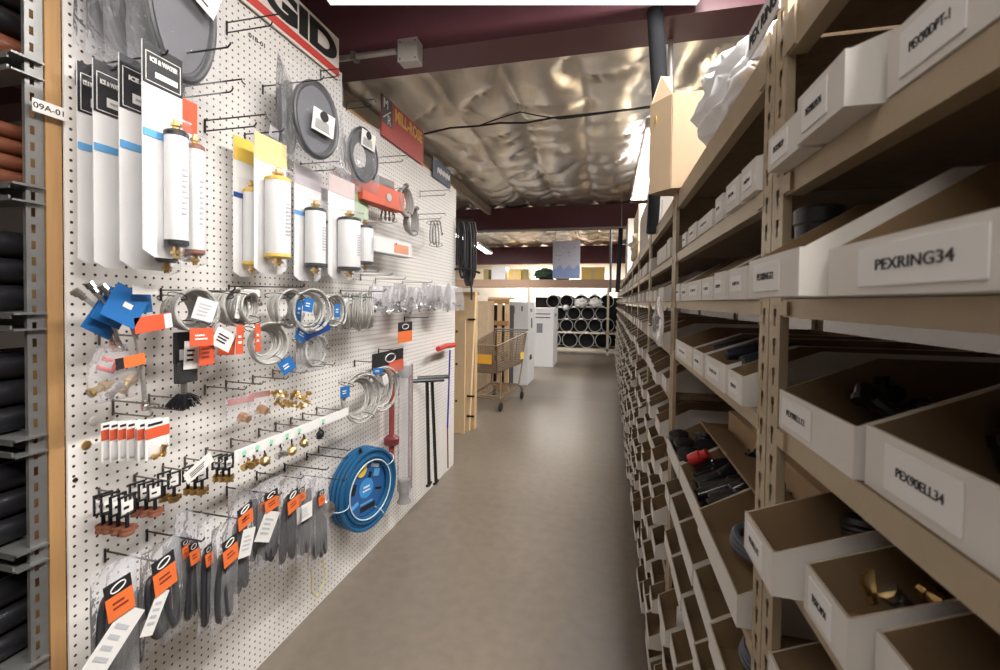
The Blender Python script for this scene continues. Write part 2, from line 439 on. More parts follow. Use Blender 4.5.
# ---- bay nearest the camera, bin by bin
LB = [  # X front, y0, y1, z, hf, hb, text, what
 (.186, .516, .606, 1.590, .040, .085, 'PEX90DP', 'small white parts bin reading PEX90DP above eye level beside the near post'),
 (.181, .414, .506, 1.590, .046, .085, 'PEX90DPE34', 'white parts bin reading PEX90DPE34, middle bin on the shelf above eye level'),
 (.206, .292, .406, 1.590, .047, .090, 'PEX90DPT-1', 'white parts bin reading PEX90DPT-1 near the top right corner'),
 (.206, .165, .288, 1.590, .047, .090, '', 'plain white parts bin cut off by the top right corner of the photo'),
 (.150, .408, .541, 1.437, .040, .098, 'PEXRING12', 'white parts bin reading PEXRING12 that sticks out in front of the near post'),
 (.168, .185, .401, 1.437, .037, .098, 'PEXRING34', 'wide white parts bin reading PEXRING34 at eye level'),
 (.206, .438, .608, 1.280, .046, .088, 'PEX90ELL12', 'white parts bin reading PEX90ELL12 holding black elbows'),
 (.212, .245, .432, 1.280, .050, .092, 'PEX90ELL34', 'large white parts bin reading PEX90ELL34 below eye level'),
 (.170, .510, .606, 1.125, .046, .085, 'PEXELL12', 'white parts bin pulled out beside the near post, second shelf below eye level'),
 (.196, .418, .500, 1.125, .046, .085, 'TESTCAP34', 'white parts bin of brass fittings with a handwritten TESTCAP34'),
 (.212, .250, .410, 1.125, .046, .090, '', 'white parts bin beside the bin of brass fittings, cut off by the lower right corner'),
 (.200, .520, .604, .955, .045, .09, '', 'white parts bin at the bottom edge of the photo right of the near post'),
 (.205, .380, .512, .955, .045, .09, '', 'second white parts bin at the bottom edge right of the near post'),
]
for (X, a, b, z, hf, hb, s, lab) in LB:
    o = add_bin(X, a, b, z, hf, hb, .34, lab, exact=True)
    if s:
        fx, fw = {'PEXRING34': (.46, .5), 'PEX90ELL12': (.30, .46), 'PEX90ELL34': (.36, .42)}.get(s, (.42, .55))
        bin_label(o, b-a, hf, s, .010, fx=fx, fw=fw)

# ---- the other bays
def edges(px_list, yy, X):
    out = []
    for a, b in px_list: out.append((max(.690, atX(b, yy, X).y+.002), min(1.510, atX(a, yy, X).y-.002)))
    return [q for q in out if q[1]-q[0] > .03]
near = {}
near[(1, 1.590)] = edges([(678, 681.8), (683, 690.6), (691.5, 705), (707, 714.5), (719, 732.5), (734.5, 760)], 230, .19)
near[(1, 1.437)] = edges([(677, 680.5), (681.4, 689), (690, 704.2), (704.8, 716), (717.2, 728.6), (729.6, 748)], 290, .192)
near[(1, .955)] = [(1.262, 1.495), (.995, 1.252), (.705, .985)]
near[(1, .805)] = [(1.40, 1.505), (1.24, 1.39), (1.04, 1.23), (.87, 1.03), (.70, .86)]
near[(1, .65)] = [(1.36, 1.505), (1.18, 1.35), (1.02, 1.17), (.86, 1.01), (.70, .85)]
near[(1, 1.280)] = edges([(676, 692.5), (694, 704), (705.5, 726.5), (728, 742.5), (744, 755)], 385, .192)
hfs = {1.590: .062, 1.437: .046, 1.280: .046}
total = 0; far_mb = MB(); BINS = {}
def bay_bins(k, z, y0, y1):
    if (k, z) in near: return near[(k, z)]
    out = []; y = y1-.045
    lo = y0+.045
    while y > lo+.05:
        w_ = rnd.choice([.095, .10, .13, .145, .16, .11]) if z < 1.5 else rnd.choice([.06, .10, .13, .16])
        w_ = min(w_, y-lo)
        if rnd.random() < (.04 if z < 1.5 else .15): y -= w_; continue
        out.append((y-w_+.004, y)); y -= w_+.005
    return out
NAMELV = {z: ORD[len(LV)-1-i] for i, z in enumerate(LV)}
for k in range(0, 13):
    y0, y1 = bays[k]
    for z in LV:
        if z == 1.785: continue
        if k == 0 and z > .9: continue
        if k == 0 and z < .3: continue
        if k == 1 and z == 1.125: continue
        lst = bay_bins(k, z, y0, y1)
        for i, (a, b) in enumerate(sorted(lst, reverse=True)):
            low = max(0, 1.1-z)
            X = (.190-.018*min(1, low*1.5)+rnd.uniform(-.016, .010)) if not (k, z) in near else .190+rnd.uniform(-.004, .002)
            if z == 1.590: X = .200+rnd.uniform(-.004, .004)
            hf = hfs.get(z, .046)*rnd.uniform(.93, 1.07); hb = .085 if z in (1.28, 1.590) else .100
            if (k, z) == (1, 1.590): hf = [.036, .040, .036, .050, .048, .030][min(i, 5)] if False else [.036, .040, .036, .050, .050, .046][min(i, 5)]
            total += 1
            if total <= 300:
                lab = f'white parts bin, {ORD[i]} from the left on the {NAMELV[z]} shelf down, {ORD[k]} bay'
                o = add_bin(X, a, b, z, hf, hb, .34, lab, rz=rnd.uniform(-.014, .014) if z < 1.2 else 0)
                BINS[(k, z, i)] = (o, X, a, b, hf)
            else:
                m = bin_mesh(b-a, hf, hb, .30); T = Matrix.Translation((X, (a+b)/2, z+.0005)) @ Matrix.Rotation(AISLE_R, 4, 'Z')
                n = len(far_mb.v); far_mb.v += [tuple(T @ Vector(p)) for p in m.v]
                far_mb.f += [tuple(n+q for q in f) for f in m.f]; far_mb.mi += m.mi
tag(far_mb.build('parts_bins', BM, smooth=False), 'rows of small white parts bins filling the far bays of the right hand rack', 'bins', kind='stuff')
# paper stickers with printed codes on the bins of the second bay
for (k, z, i), (o, X, a, b, hf) in BINS.items():
    if k == 1 and z >= 1.28 and b-a > .05:
        bin_label(o, (round((b-a)/.006)*.006), hf, rnd.choice(['PVC90', 'TEE34', 'ELB12', 'CAP12', 'NIP34']), .008, fx=.45, fw=.6, fh=.5)
# ================================================================== THE PEGBOARD WALL
def pegboard_mat():
    m = mat('white_pegboard', (.78, .75, .72), .45, var=.03, scale=3, bump=.0)
    N = m.node_tree.nodes; L = m.node_tree.links; b = N['Principled BSDF']
    tc = [n for n in N if n.type == 'TEX_COORD'][0]
    sp = N.new('ShaderNodeSeparateXYZ'); L.new(tc.outputs['Object'], sp.inputs[0])
    def fr(sock):
        d = N.new('ShaderNodeMath'); d.operation = 'DIVIDE'; d.inputs[1].default_value = .0254; L.new(sock, d.inputs[0])
        f = N.new('ShaderNodeMath'); f.operation = 'FRACT'; L.new(d.outputs[0], f.inputs[0])
        s_ = N.new('ShaderNodeMath'); s_.operation = 'SUBTRACT'; s_.inputs[1].default_value = .5; L.new(f.outputs[0], s_.inputs[0])
        p = N.new('ShaderNodeMath'); p.operation = 'POWER'; p.inputs[1].default_value = 2
        a = N.new('ShaderNodeMath'); a.operation = 'ABSOLUTE'; L.new(s_.outputs[0], a.inputs[0]); L.new(a.outputs[0], p.inputs[0]); return p.outputs[0]
    ad = N.new('ShaderNodeMath'); ad.operation = 'ADD'; L.new(fr(sp.outputs['Y']), ad.inputs[0]); L.new(fr(sp.outputs['Z']), ad.inputs[1])
    lt = N.new('ShaderNodeMath'); lt.operation = 'LESS_THAN'; lt.inputs[1].default_value = .145**2; L.new(ad.outputs[0], lt.inputs[0])
    mx = N.new('ShaderNodeMix'); mx.data_type = 'RGBA'; old = b.inputs['Base Color'].links[0].from_socket
    L.new(lt.outputs[0], mx.inputs[0]); L.new(old, mx.inputs[6]); mx.inputs[7].default_value = (.035, .028, .022, 1)
    L.new(mx.outputs[2], b.inputs['Base Color']); return m
PBY0, PBY1, PBZ = .802, 3.63, 2.385
pb = thing('pegboard', 'long white pegboard wall full of hooks along the left side of the aisle', 'pegboard', (BX, PBY0, 0))
MB().box(-.006, 0, 0, 1.148, .0, 2.545).build('panel', pegboard_mat(), pb, smooth=False)
MB().box(-.006, 0, 1.150, PBY1-PBY0, .0, PBZ).build('panel', pegboard_mat(), pb, smooth=False)
MB().box(-.06, -.0065, -.0335, -.002, 0, 2.62).build('end_stud', pine, pb, smooth=False)
MB().box(-.06, -.0065, PBY1-PBY0-.05, PBY1-PBY0-.002, 0, 2.37).build('end_stud', pine, pb, smooth=False)
MB().box(-.05, -.0065, 1.2, PBY1-PBY0-.05, PBZ-.02, PBZ+.022).build('top_rail', pine, pb, smooth=False)
for q, (x, y) in enumerate([(94, 421), (86, 445)]):
    p = bp(x, y); o = MB().lathe((0, 0, 0), (1, 0, 0), [(0, .012), (.003, .011), (.004, .004)], n=12).build('paper_dot', [paper, brass][q], pb); o.location = (0.0002, p.y-PBY0, p.z)
o = MB().lathe((0, 0, 0), (1, 0, 0), [(0, .006), (.003, .005)], n=12).build('screw', dark_steel, pb); o.location = (.0002, bp(63+12, 480).y-PBY0, bp(75, 480).z)

# ---- black pipe rack left of the pegboard
t = thing('pipe_rack', 'slotted steel upright with cantilever arms holding pipes, left edge of the photo', 'rack', (BX-.01, .7325, 0))
mb = MB(); p = .038
z = 0
while z < 2.6:
    mb.quad((0, .0, z), (0, .009, z), (0, .009, z+p), (0, 0, z+p)); mb.quad((0, .017, z), (0, .034, z), (0, .034, z+p), (0, .017, z+p))
    mb.quad((0, .009, z), (0, .017, z), (0, .017, z+.018), (0, .009, z+.018)); z += p
mb.box(-.010, -.001, 0, .002, 0, 2.6); mb.box(-.010, -.001, .032, .034, 0, 2.6)
mb.build('upright', galv, t, smooth=False)
arm_z = []
for yy in (62, 187, 313, 436, 547, 662):
    zz = atX(30, yy, BX-.02).z; arm_z.append(zz)
    mb = MB(); mb.box(-.9, .012, -.03, .03, zz-.003, zz+.002); mb.box(-.9, .012, -.03, .03, zz-.040, zz-.036)
    mb.box(-.9, -.04, .02, .024, zz-.036, zz-.003); mb.box(-.9, -.002, -.03, -.026, zz-.012, zz-.003); mb.box(-.9, -.002, -.03, -.026, zz-.036, zz-.028)
    mb.build('arm', galv, t, smooth=False)
# number plate on the upright
s = thing('shelf_marker', 'small white marker reading 09A-01 on the pipe rack upright', 'label', (BX+.010, .768, atX(50, 111, BX).z-.016), AISLE_L)
MB().box(-.034, .030, -.0015, 0, 0, .030).build('plate', paper, s, smooth=False)
lettering('09A-01', .019, ink, s, (-.002, -.002, .0145), width=.058)
black_pipe = mat('black_abs_pipe', (.012, .012, .015), .28, var=.15)
brown_pipe = mat('reddish_brown_pipe', (.16, .055, .03), .35, var=.15)
for li, zz in enumerate(arm_z+[arm_z[-1]-.27]):
    r = .031 if li != 1 else .018
    rows = 3 if r > .02 else 4
    for rr in range(rows):
        for c in range(3):
            cx = BX-.05-r-.01-c*2.06*r; cz = zz+.004+r+rr*2.04*r
            if rr % 2: cx -= r*.0
            y0 = -.75+rnd.uniform(-.02, .02); y1 = 1.9+rnd.uniform(-.1, .1)
            mtl = brown_pipe if li in (1,) or (li == 0 and rr == 0) else black_pipe
            nm = 'brown plastic pipe lying' if mtl is brown_pipe else 'black plastic pipe lying'
            kk = 'in the upper left rack' if li < 2 else ('on the middle arms of the left rack' if li < 4 else 'on the lowest arms of the left rack')
            o = MB().cyl((0, 0, 0), (0, y1-y0, 0), r, n=20).build('plastic_pipe', mtl, None); o.location = (cx, y0, cz)
            tag(o, f'{nm} lengthwise {kk}', 'pipe', f'{nm[:18].strip()}s {kk}')
            if c == 0 and li == 3-1+1 and rr == 1:
                tx = lettering('PIPE', .022, paper, o, (r+.0006, 1.42, 0.004), bold=.0004); tx.rotation_euler = (PI/2, 0, PI/2)

# ---- signs along the top of the board
def sign(name, label, x0, x1, yb, yt, d, m, xm=None):
    a = bp(x0, yb, d); b = bp(x1, yb, d); xm = xm or x1
    zt = bp(x0, yt, d).z; return a, b, zt
# the big white banner
a = bp(152, -60, .02); y0 = .98; y1 = bp(340, 60, .02).y; zt = bp(340, 39, .02).z; zb = bp(339, 79, .02).z
t = thing('sign', 'white RIDGID sign with black letters and a red stripe, top of the pegboard', 'sign', (BX+.008, (y0+y1)/2, zb), AISLE_L)
W = y1-y0; Hh = zt-zb
cream = mat('cream_sign_face', (.80, .74, .68), .5, var=.03)
MB().box(-W/2, W/2, -.006, 0, 0, Hh).build('board', cream, t, smooth=False)
MB().box(-W/2, W/2, -.0075, -.0062, Hh*.06, Hh*.24).build('stripe', mat('red_stripe', (.62, .06, .05), .5), t, smooth=False)
me = text_mesh('RIDGID', .22, .012)
o = bpy.data.objects.new('lettering', me); me.materials.clear(); me.materials.append(mat('black_sign_paint', (.012, .012, .012), .5)); sc.collection.objects.link(o)
xs = [v.co.x for v in me.vertices]; ys = [v.co.y for v in me.vertices]; lw = max(xs)-min(xs); lh = max(ys)-min(ys)
o.parent = t; o.rotation_euler = (PI/2, 0, 0); sx = (W*.965)/lw; sy = Hh*.64/lh
o.scale = (sx, sy, 1); o.location = (W/2-W*.02-(max(xs))*sx, -.0075, Hh*.29-min(ys)*sy)
p = bp(257, 41)
s = thing('shelf_marker', 'black printed marker 01B-01 on the pegboard below the white banner', 'label', (BX+.0005, p.y, p.z), AISLE_L)
MB().box(-.045, .045, -.0012, 0, -.013, .013).build('sticker', paper, s, smooth=False)
lettering('01B-01', .022, ink, s, (0, -.0016, 0), width=.08, bold=.0006)
# red sign
y0 = bp(381, 110, .01).y; y1 = bp(423, 150, .01).y; zb = bp(423, 165.5, .01).z; zt = bp(381, 93, .01).z
t = thing('sign', 'red MILL-ROSE sign with yellow letters on top of the pegboard', 'sign', (BX+.008, (y0+y1)/2, zb), AISLE_L); W = y1-y0; Hh = zt-zb
MB().box(-W/2, W/2, -.006, 0, 0, Hh).build('board', red_sign, t, smooth=False)
MB().box(-W/2, -W/2+W*.22, -.0072, -.0062, Hh*.33, Hh).build('emblem_field', mat('charcoal_paint', (.05, .05, .055), .5), t, smooth=False)
m = MB(); m.quad((-W/2+.01, -.0078, Hh*.45), (-W/2+.022, -.0078, Hh*.45), (-W/2+W*.19, -.0078, Hh*.72), (-W/2+W*.19-.012, -.0078, Hh*.72)); m.build('emblem_bar', paper, t, smooth=False)
lettering('M', .08, paper, t, (-W/2+W*.08, -.0078, Hh*.82), name='emblem_letter'); lettering('R', .08, paper, t, (-W/2+W*.15, -.0078, Hh*.46), name='emblem_letter')
lettering('MILL-ROSE', .10, yellow_sign, t, (W*.11, -.0078, Hh*.74), width=W*.68, bold=.004)
# dark blue sign further on
y0 = bp(432.5, 165, .01).y; y1 = bp(450, 185, .01).y; zb = bp(449, 188, .01).z; zt = bp(433, 157, .01).z
t = thing('sign', 'dark blue sign with white lettering at the far top corner of the pegboard', 'sign', (BX+.008, (y0+y1)/2, zb), AISLE_L); W = y1-y0; Hh = zt-zb
MB().box(-W/2, W/2, -.006, 0, 0, Hh).build('board', mat('slate_blue_paint', (.045, .06, .11), .5), t, smooth=False)
lettering('~~~~', Hh*.9, paper, t, (W*.08, -.0078, Hh*.55), width=W*.72, bold=.012)

# ---- peg hooks
def hook(x, y, L, where, kind='d', m=None, up=.012):
    p = bp(x, y); mb = MB(); r = .0024
    if kind == 'd':
        mb.tube([(.001, 0, -.030), (.006, 0, -.030), (L*.8, 0, -.030), (L*.8+.008, 0, -.026), (L*.8+.012, 0, -.018)], r, 6)
        mb.tube([(.004, 0, -.036), (.004, 0, .010)], r*1.3, 6)
        mb.tube([(.001, 0, .004), (.006, 0, .004), (L, 0, .004), (L, .0, -.004), (L, .012, -.006)], r, 6)
    else:
        mb.tube([(.004, 0, -.024), (.004, 0, .012)], r*1.3, 6)
        mb.tube([(.001, 0, .006), (.008, 0, .006), (L, 0, 0.004), (L+.008, 0, .004+up*.6), (L+.009, 0, .004+up)], r, 6)
    o = mb.build('peg_hook', m or dark_steel); o.location = p
    return tag(o, f'{"double" if kind=="d" else "single"} wire peg hook {where}', 'hook', 'wire hooks on the pegboard')
HK = [  # x, y at the board, length, where, kind, material
 (183, 88, .22, 'carrying the filter packs near the top left', 'd', dark_steel),
 (204, 122, .24, 'empty, left of the yellow filter packs', 'd', dark_steel),
 (226, 24, .22, 'empty, in front of the white banner', 'd', dark_steel),
 (320, 72, .10, 'empty, under the last letter of the banner', 'd', dark_steel),
 (346, 103, .16, 'above the far bagged coil beside the banner', 'd', dark_steel),
 (140, 62, .30, 'holding the black bagged hose coils at top', 's', dark_steel),
 (244, 136, .16, 'holding the yellow filter packs', 's', dark_steel),
 (300, 165, .20, 'holding the grey capped filter packs', 'd', dark_steel),
 (378, 158, .18, 'empty, between red sign and orange box', 'd', wire_steel),
 (420, 192, .22, 'empty, upper one under the dark blue sign', 'd', wire_steel),
 (418, 215, .20, 'empty, beside the small braided coil', 'd', wire_steel),
 (98, 336, .13, 'beneath the blue tagged braided hoses', 's', wire_steel),
 (112, 402, .16, 'empty double, below the orange labelled bag', 'd', wire_steel),
 (148, 397, .16, 'below the black brush', 'd', wire_steel),
 (204, 388, .16, 'empty, right of the black brush', 's', wire_steel),
 (225, 383, .15, 'above the two bagged brass fittings', 's', wire_steel),
 (252, 378, .15, 'above the loose brass fittings', 's', wire_steel),
 (272, 372, .15, 'empty, beneath the braided coil', 's', wire_steel),
 (296, 364, .18, 'empty, under the blue tagged coil', 's', wire_steel),
 (98, 492, .12, 'carrying the nearest copper clamps', 's', wire_steel),
 (134, 478, .12, 'carrying the middle copper clamps', 's', wire_steel),
 (162, 469, .12, 'carrying the far copper clamps', 's', wire_steel),
 (184, 460, .14, 'behind the nearest end of the price rail', 's', wire_steel),
 (205, 451, .14, 'behind the price rail, above brass valves', 's', wire_steel),
 (230, 441, .14, 'behind the price rail, second green spot', 's', wire_steel),
 (258, 431, .14, 'behind the price rail, middle', 's', wire_steel),
 (275, 425, .14, 'behind the price rail, fourth green spot', 's', wire_steel),
 (290, 420, .14, 'behind the price rail, right of middle', 's', wire_steel),
 (302, 415, .14, 'behind the price rail, above the black knobs', 's', wire_steel),
 (316, 409, .14, 'behind the far end of the price rail', 's', wire_steel),
 (104, 553, .20, 'carrying the nearest orange labelled hose bag', 's', dark_steel),
 (146, 533, .20, 'carrying the second orange labelled hose bag', 's', dark_steel),
 (186, 512, .22, 'carrying the packed row of hose bags', 's', dark_steel),
 (226, 489, .22, 'over the single orange labelled bag mid row', 's', dark_steel),
 (256, 474, .20, 'over the far orange labelled bags', 's', dark_steel),
 (284, 466, .20, 'over the last hose bags', 's', dark_steel),
 (306, 455, .20, 'empty, upper one left of the blue hose', 's', dark_steel),
 (318, 448, .16, 'empty, just left of the blue hose', 's', dark_steel),
 (300, 484-8, .22, 'empty, low one left of the blue hose', 's', dark_steel),
 (345, 273, .18, 'empty, first above the clear parts bags', 's', wire_steel),
 (360, 276, .18, 'empty, second above the clear parts bags', 's', wire_steel),
 (375, 280, .18, 'empty, third above the clear parts bags', 's', wire_steel),
 (402, 283, .20, 'empty, last above the clear parts bags', 's', wire_steel),
 (404, 318, .16, 'carrying the small orange labelled pack', 's', dark_steel),
 (378, 350, .12, 'carrying the wide orange labelled pack', 'd', dark_steel),
 (376, 246, .12, 'under the small white box', 's', dark_steel),
 (354, 362, .10, 'holding the braided coils above the blue hose', 's', dark_steel),
 (352, 366+96, .06, 'behind the blue hose coil', 's', dark_steel),
 (160, 292, .26, 'holding the braided hoses with orange tags', 's', dark_steel),
 (100, 290, .16, 'holding the blue tagged braided hoses', 's', dark_steel),
 (228, 288, .30, 'holding the middle row of braided coils', 's', dark_steel),
 (340, 292, .24, 'holding the far braided coils', 's', dark_steel),
 (262, 88, .26, 'holding the large bagged coil under the banner', 's', dark_steel),
]
for h in HK: hook(h[0], h[1], h[2], h[3], h[4], h[5])
for x, y, d, where in ((92, 70, .05, 'carrying the leftmost black header filter pack'), (112, 70, .12, 'carrying the second black header filter pack'), (146, 70, .20, 'carrying the third black header filter pack'), (162, 55, .27, 'carrying the frontmost black header filter pack')):
    q = bp(x, y, d); mb = MB(); L = d+.012
    mb.tube([(.004, 0, -.024), (.004, 0, .012)], .003, 6); mb.tube([(.001, 0, .002), (L, 0, 0), (L+.006, 0, .01)], .0024, 6)
    o = mb.build('peg_hook', dark_steel); o.location = (BX, q.y, q.z); tag(o, f'single wire peg hook {where}', 'hook', 'wire hooks on the pegboard')
# ================================================================== THINGS HANGING ON THE PEGBOARD
def ext(x0, y0, x1, y1, d):
    ym = (y0+y1)/2; xm = (x0+x1)/2
    a = bp(x0, ym, d); b = bp(x1, ym, d)
    return BX+d, (a.y+b.y)/2, abs(b.y-a.y), bp(xm, y1, d).z, bp(xm, y0, d).z
def bars(parent, x0, x1, z0, z1, n, y=-.001, m=None, name='print', seed=0):
    rr = random.Random(seed); mb = MB(); h = (z1-z0)/n
    for i in range(n):
        e = x1-(x1-x0)*rr.random()*.3
        mb.quad((x0, y, z0+i*h+h*.28), (e, y, z0+i*h+h*.28), (e, y, z0+i*h+h*.72), (x0, y, z0+i*h+h*.72))
    return mb.build(name, m or ink, parent, smooth=False)

# ---- long blister packs with a white filter cartridge
def filter_pack(label, px, d, head, headf, cap, stripe=None, tube=(.10, .78, .62, .5), fit=brass, group=None, window=True, logo=None):
    X, Y, w_, z0, z1 = ext(*px, d); h = z1-z0
    t = thing('filter_pack', label, 'filter pack', (X, Y, z0), AISLE_L, group)
    c = min(w_*.28, .03)
    poly = [(-w_/2+c, 0), (w_/2-c, 0), (w_/2, c*.6), (w_/2, h), (-w_/2, h), (-w_/2, c*.6)]
    MB().prism(poly, -.0012, .0012).build('backing_card', card, t, smooth=False)
    hh = h*headf
    MB().box(-w_/2+.001, w_/2-.001, -.003, -.0014, h-hh, h-.001).build('header', head, t, smooth=False)
    if logo:
        f = MB(); a, b = -w_/2+.006, w_/2-.006; zt, zb = h-hh*.22, h-hh+.005
        for q in ((a, b, zt-.0015, zt), (a, b, zb, zb+.0015), (a, a+.0015, zb, zt), (b-.0015, b, zb, zt)): f.box(q[0], q[1], -.0042, -.0032, q[2], q[3])
        f.box(a+.022, b-.008, -.0042, -.0032, zb+.014, zb+(zt-zb)*.40)
        f.build('header_frame', paper, t, smooth=False)
        lettering('ICE & WATER', .014, paper, t, ((a+b)/2, -.0046, zt-(zt-zb)*.24), width=(b-a)*.8, bold=.0008, name='header_print')
        bars(t, a+.028, b-.014, zb+.018, zb+(zt-zb)*.34, 1, -.0048, lgr, 'header_print')
    if stripe:
        MB().box(-w_/2+.001, w_/2-.001, -.003, -.0014, h*.565, h*.60).build('stripe', stripe, t, smooth=False)
    b0, b1, rw, cx = tube; r = w_*rw/2; x = (cx-.5)*w_
    zb, zt = h*b0, h*b1
    MB().lathe((x, -r-.002, zb), (0, 0, 1), [(0, r*.97), (.004, r), (zt-zb-.004, r), (zt-zb, r*.97)], n=24).build('filter_tube', white_pl, t)
    for z_, s_ in ((zt, 1), (zb, -1)):
        mb = MB().lathe((x, -r-.002, z_), (0, 0, s_), [(-.006, r*1.04), (.004, r*1.04), (.009, r*.8)], n=24)
        cp = mb.build('cap', cap, t)
        MB().lathe((x, -r-.002, z_), (0, 0, s_), [(.009, r*.32), (.018, r*.32), (.019, r*.5), (.026, r*.5), (.027, r*.28), (.036, r*.26)], n=6, m=0).build('fitting', fit, cp)
    bars(t, x-r*.3, x+r*.35, zb+(zt-zb)*.25, zb+(zt-zb)*.7, 9, -2*r-.0035, mat('pale_print', (.5, .5, .54), .7), seed=int(px[0]))
    # clear moulded bubble over the cartridge
    mb = MB(); q = r*1.12
    prof = []
    for i in range(9):
        a = PI*i/8; prof.append((x-q*math.cos(a), -.0015-2*q*min(1, math.sin(a)*1.3)))
    k = len(mb.v)
    zz = [zb-.042, zb-.03, zt+.03, zt+.045]
    for iz, z_ in enumerate(zz):
        f = 0.05 if iz in (0, 3) else 1
        mb.v += [(px_, -.0016+(py_+.0015)*f, z_) for px_, py_ in prof]
    for i in range(3):
        for j in range(8): a = k+i*9+j; mb.face((a, a+1, a+10, a+9))
    mb.build('clear_bubble', bubble, t)
    return t
lgr = mat('mid_grey_print', (.4, .4, .42), .6)
blk_head = mat('black_header_card', (.02, .02, .024), .4)
G1 = None
filter_pack('blue topped black header filter pack, farthest left of the row', (77, 66, 103, 263), .05, blk_head, .25, black_pl, stripe_blue, logo=1, tube=(.10, .45, .3, .82))
filter_pack('black header filter pack second from the left, half covered by the next', (93, 66, 128, 268), .12, blk_head, .25, black_pl, stripe_blue, logo=1, tube=(.10, .40, .25, .84))
filter_pack('black header filter pack third from the left, mostly hidden', (119, 66, 174, 270), .20, blk_head, .25, black_pl, stripe_blue, logo=1, tube=(.06, .5, .34, .70))
filter_pack('frontmost black header filter pack with a brass topped white cartridge', (142, 50, 182, 258), .27, blk_head, .19, black_pl, stripe_blue, logo=1, tube=(.075, .60, .50, .62))
filter_pack('filter pack with a red header, right of the black header row', (178, 100, 197, 262), .16, orange_red, .20, copper, None, tube=(.06, .70, .8, .5))
filter_pack('yellow header filter pack hanging further back, left one', (233, 139, 256, 277), .06, yellow_card, .17, yellow_card, dark_blue, tube=(.10, .62, .50, .50))
filter_pack('yellow header filter pack hanging in front, right one', (254, 138, 286, 274), .14, mat('pale_yellow_card', (.85, .70, .30), .5), .19, yellow_card, None, tube=(.13, .68, .54, .40))
filter_pack('grey capped filter pack under the bagged coil, left one', (294, 168, 321, 281), .10, mat('lilac_card', (.55, .5, .53), .5), .17, grey_hose, stripe_blue, tube=(.14, .62, .48, .44))
filter_pack('grey capped narrow filter pack hanging behind, middle one', (318, 185, 334, 277), .06, mat('lilac_card', (.55, .5, .53), .5), .17, grey_hose, None, tube=(.12, .58, .5, .44))
filter_pack('grey capped filter pack right of the narrow one', (328, 178, 354, 279), .14, mat('rose_card', (.62, .5, .5), .5), .17, grey_hose, None, tube=(.10, .58, .48, .42))
filter_pack('filter pack with a pale green header beside the orange box', (351, 188, 368, 268), .10, mat('sage_card', (.40, .52, .36), .5), .40, grey_hose, None, tube=(.06, .5, .5, .4))

# ---- bagged coils of dark hose
def coil_path(R, n, spread, sq=1.0, seed=0, inner=1.0, per=40, jit=.03):
    rr = random.Random(seed); pts = []; a0 = rr.random()*6
    for i in range(int(n*per)+1):
        u = i/(n*per); th = a0+2*PI*i/per
        lo = i//per; r2 = random.Random(seed*31+lo)
        rad = R*(1-(1-inner)*u)*(1+(jit if jit < .1 else 0)*(r2.random()-.5)*2*math.sin(th*.5)**2)
        f_ = (i % per)/per; f_ = f_*f_*(3-2*f_); r3 = random.Random(seed*31+lo+1); oa = [(r2.random()-.5, r2.random()-.5, r2.random()-.5)]; ob = [(0, 0, 0)]
        r3.random(); ob = [(r3.random()-.5, r3.random()-.5, r3.random()-.5)]
        ox, oz, orr = [oa[0][q]*(1-f_)+ob[0][q]*f_ for q in range(3)]; k_ = jit*1.1 if jit > .1 else 0
        rad *= 1+orr*k_*1.2; ccx = ox*R*k_; ccz = oz*R*k_
        pts.append((ccx+rad*math.cos(th)*sq, (u-.5)*spread+.002*math.sin(3*th+lo), ccz+rad*math.sin(th)))
    return pts
def bagged_coil(label, px, d, rot=0, lab=None, hose=None, bagm=None, tr=.010, n=5, inner=.6, sq=.72, spread=.026):
    cx, y0, y1 = px; X = BX+d; zt, zb = bp(cx, y0, d).z, bp(cx, y1, d).z; Y = bp(cx, (y0+y1)/2, d).y; R = (zt-zb)/2
    t = thing('bagged_hose_coil', label, 'hose', (X, Y, zb), AISLE_L+rot)
    if inner < .2:
        MB().tube([(x, y, z+R) for x, y, z in coil_path(R-tr, 3, spread, sq, int(cx), .84)], tr*1.1, 10).build('hose', hose or grey_hose, t)
        mb = MB(); k = 40; q_ = [(R*.86*sq*math.cos(2*PI*i/k), R+R*.86*math.sin(2*PI*i/k)) for i in range(k)]; mb.prism(q_, -.006, .010)
        mb.build('inner_sheet', mat('slate_grey_sheet', (.13, .13, .15), .45, bump=.2, bscale=20), t)
    else:
        MB().tube([(x, y, z+R) for x, y, z in coil_path(R-tr, n, spread, sq, int(cx), inner)], tr, 10).build('hose', hose or grey_hose, t)
    bg = MB().pillow(2*R*sq*1.3, 2*R*1.2, spread+.03, z0=-.03, nu=16, nv=20, wr=.007, seed=int(cx)).build('plastic_bag', bagm or bag, t, angle=180)
    if lab:
        lw, lh = R*.66, R*.56
        s = MB().box(-lw/2, lw/2, -.001, 0, -lh/2, lh/2).build('paper_label', paper, t, smooth=False); s.location = (lab[0]*R, -(spread/2+.026), R+lab[1]*R); s.rotation_euler = (0, lab[2], 0)
        bars(s, -lw*.38, lw*.38, -lh*.4, lh*.05, 5, -.002, seed=3)
        MB().lathe((0, -.0012, lh*.28), (0, -1, 0), [(0, lw*.2), (.0006, lw*.2)], n=20).build('emblem', ink, s)
    return t
bagged_coil('dark grey hose coil in a clear bag, hindmost at the top left', (112, -70, 52), .03, rot=.1, sq=.45)
bagged_coil('dark grey hose coil in a clear bag, second from the left at top', (130, -75, 62), .075, rot=.05, sq=.45)
bagged_coil('dark grey hose coil in a clear bag, third from the left at top', (152, -80, 74), .115, sq=.45)
bagged_coil('dark grey hose coil in a clear bag with white label, front at top', (180, -85, 86), .16, lab=(.08, .30, .35), inner=.12, n=10, sq=.46)
bagged_coil('narrow dark hose coil in a bag, hindmost under the white banner', (286, 78, 155), .08, rot=.5)
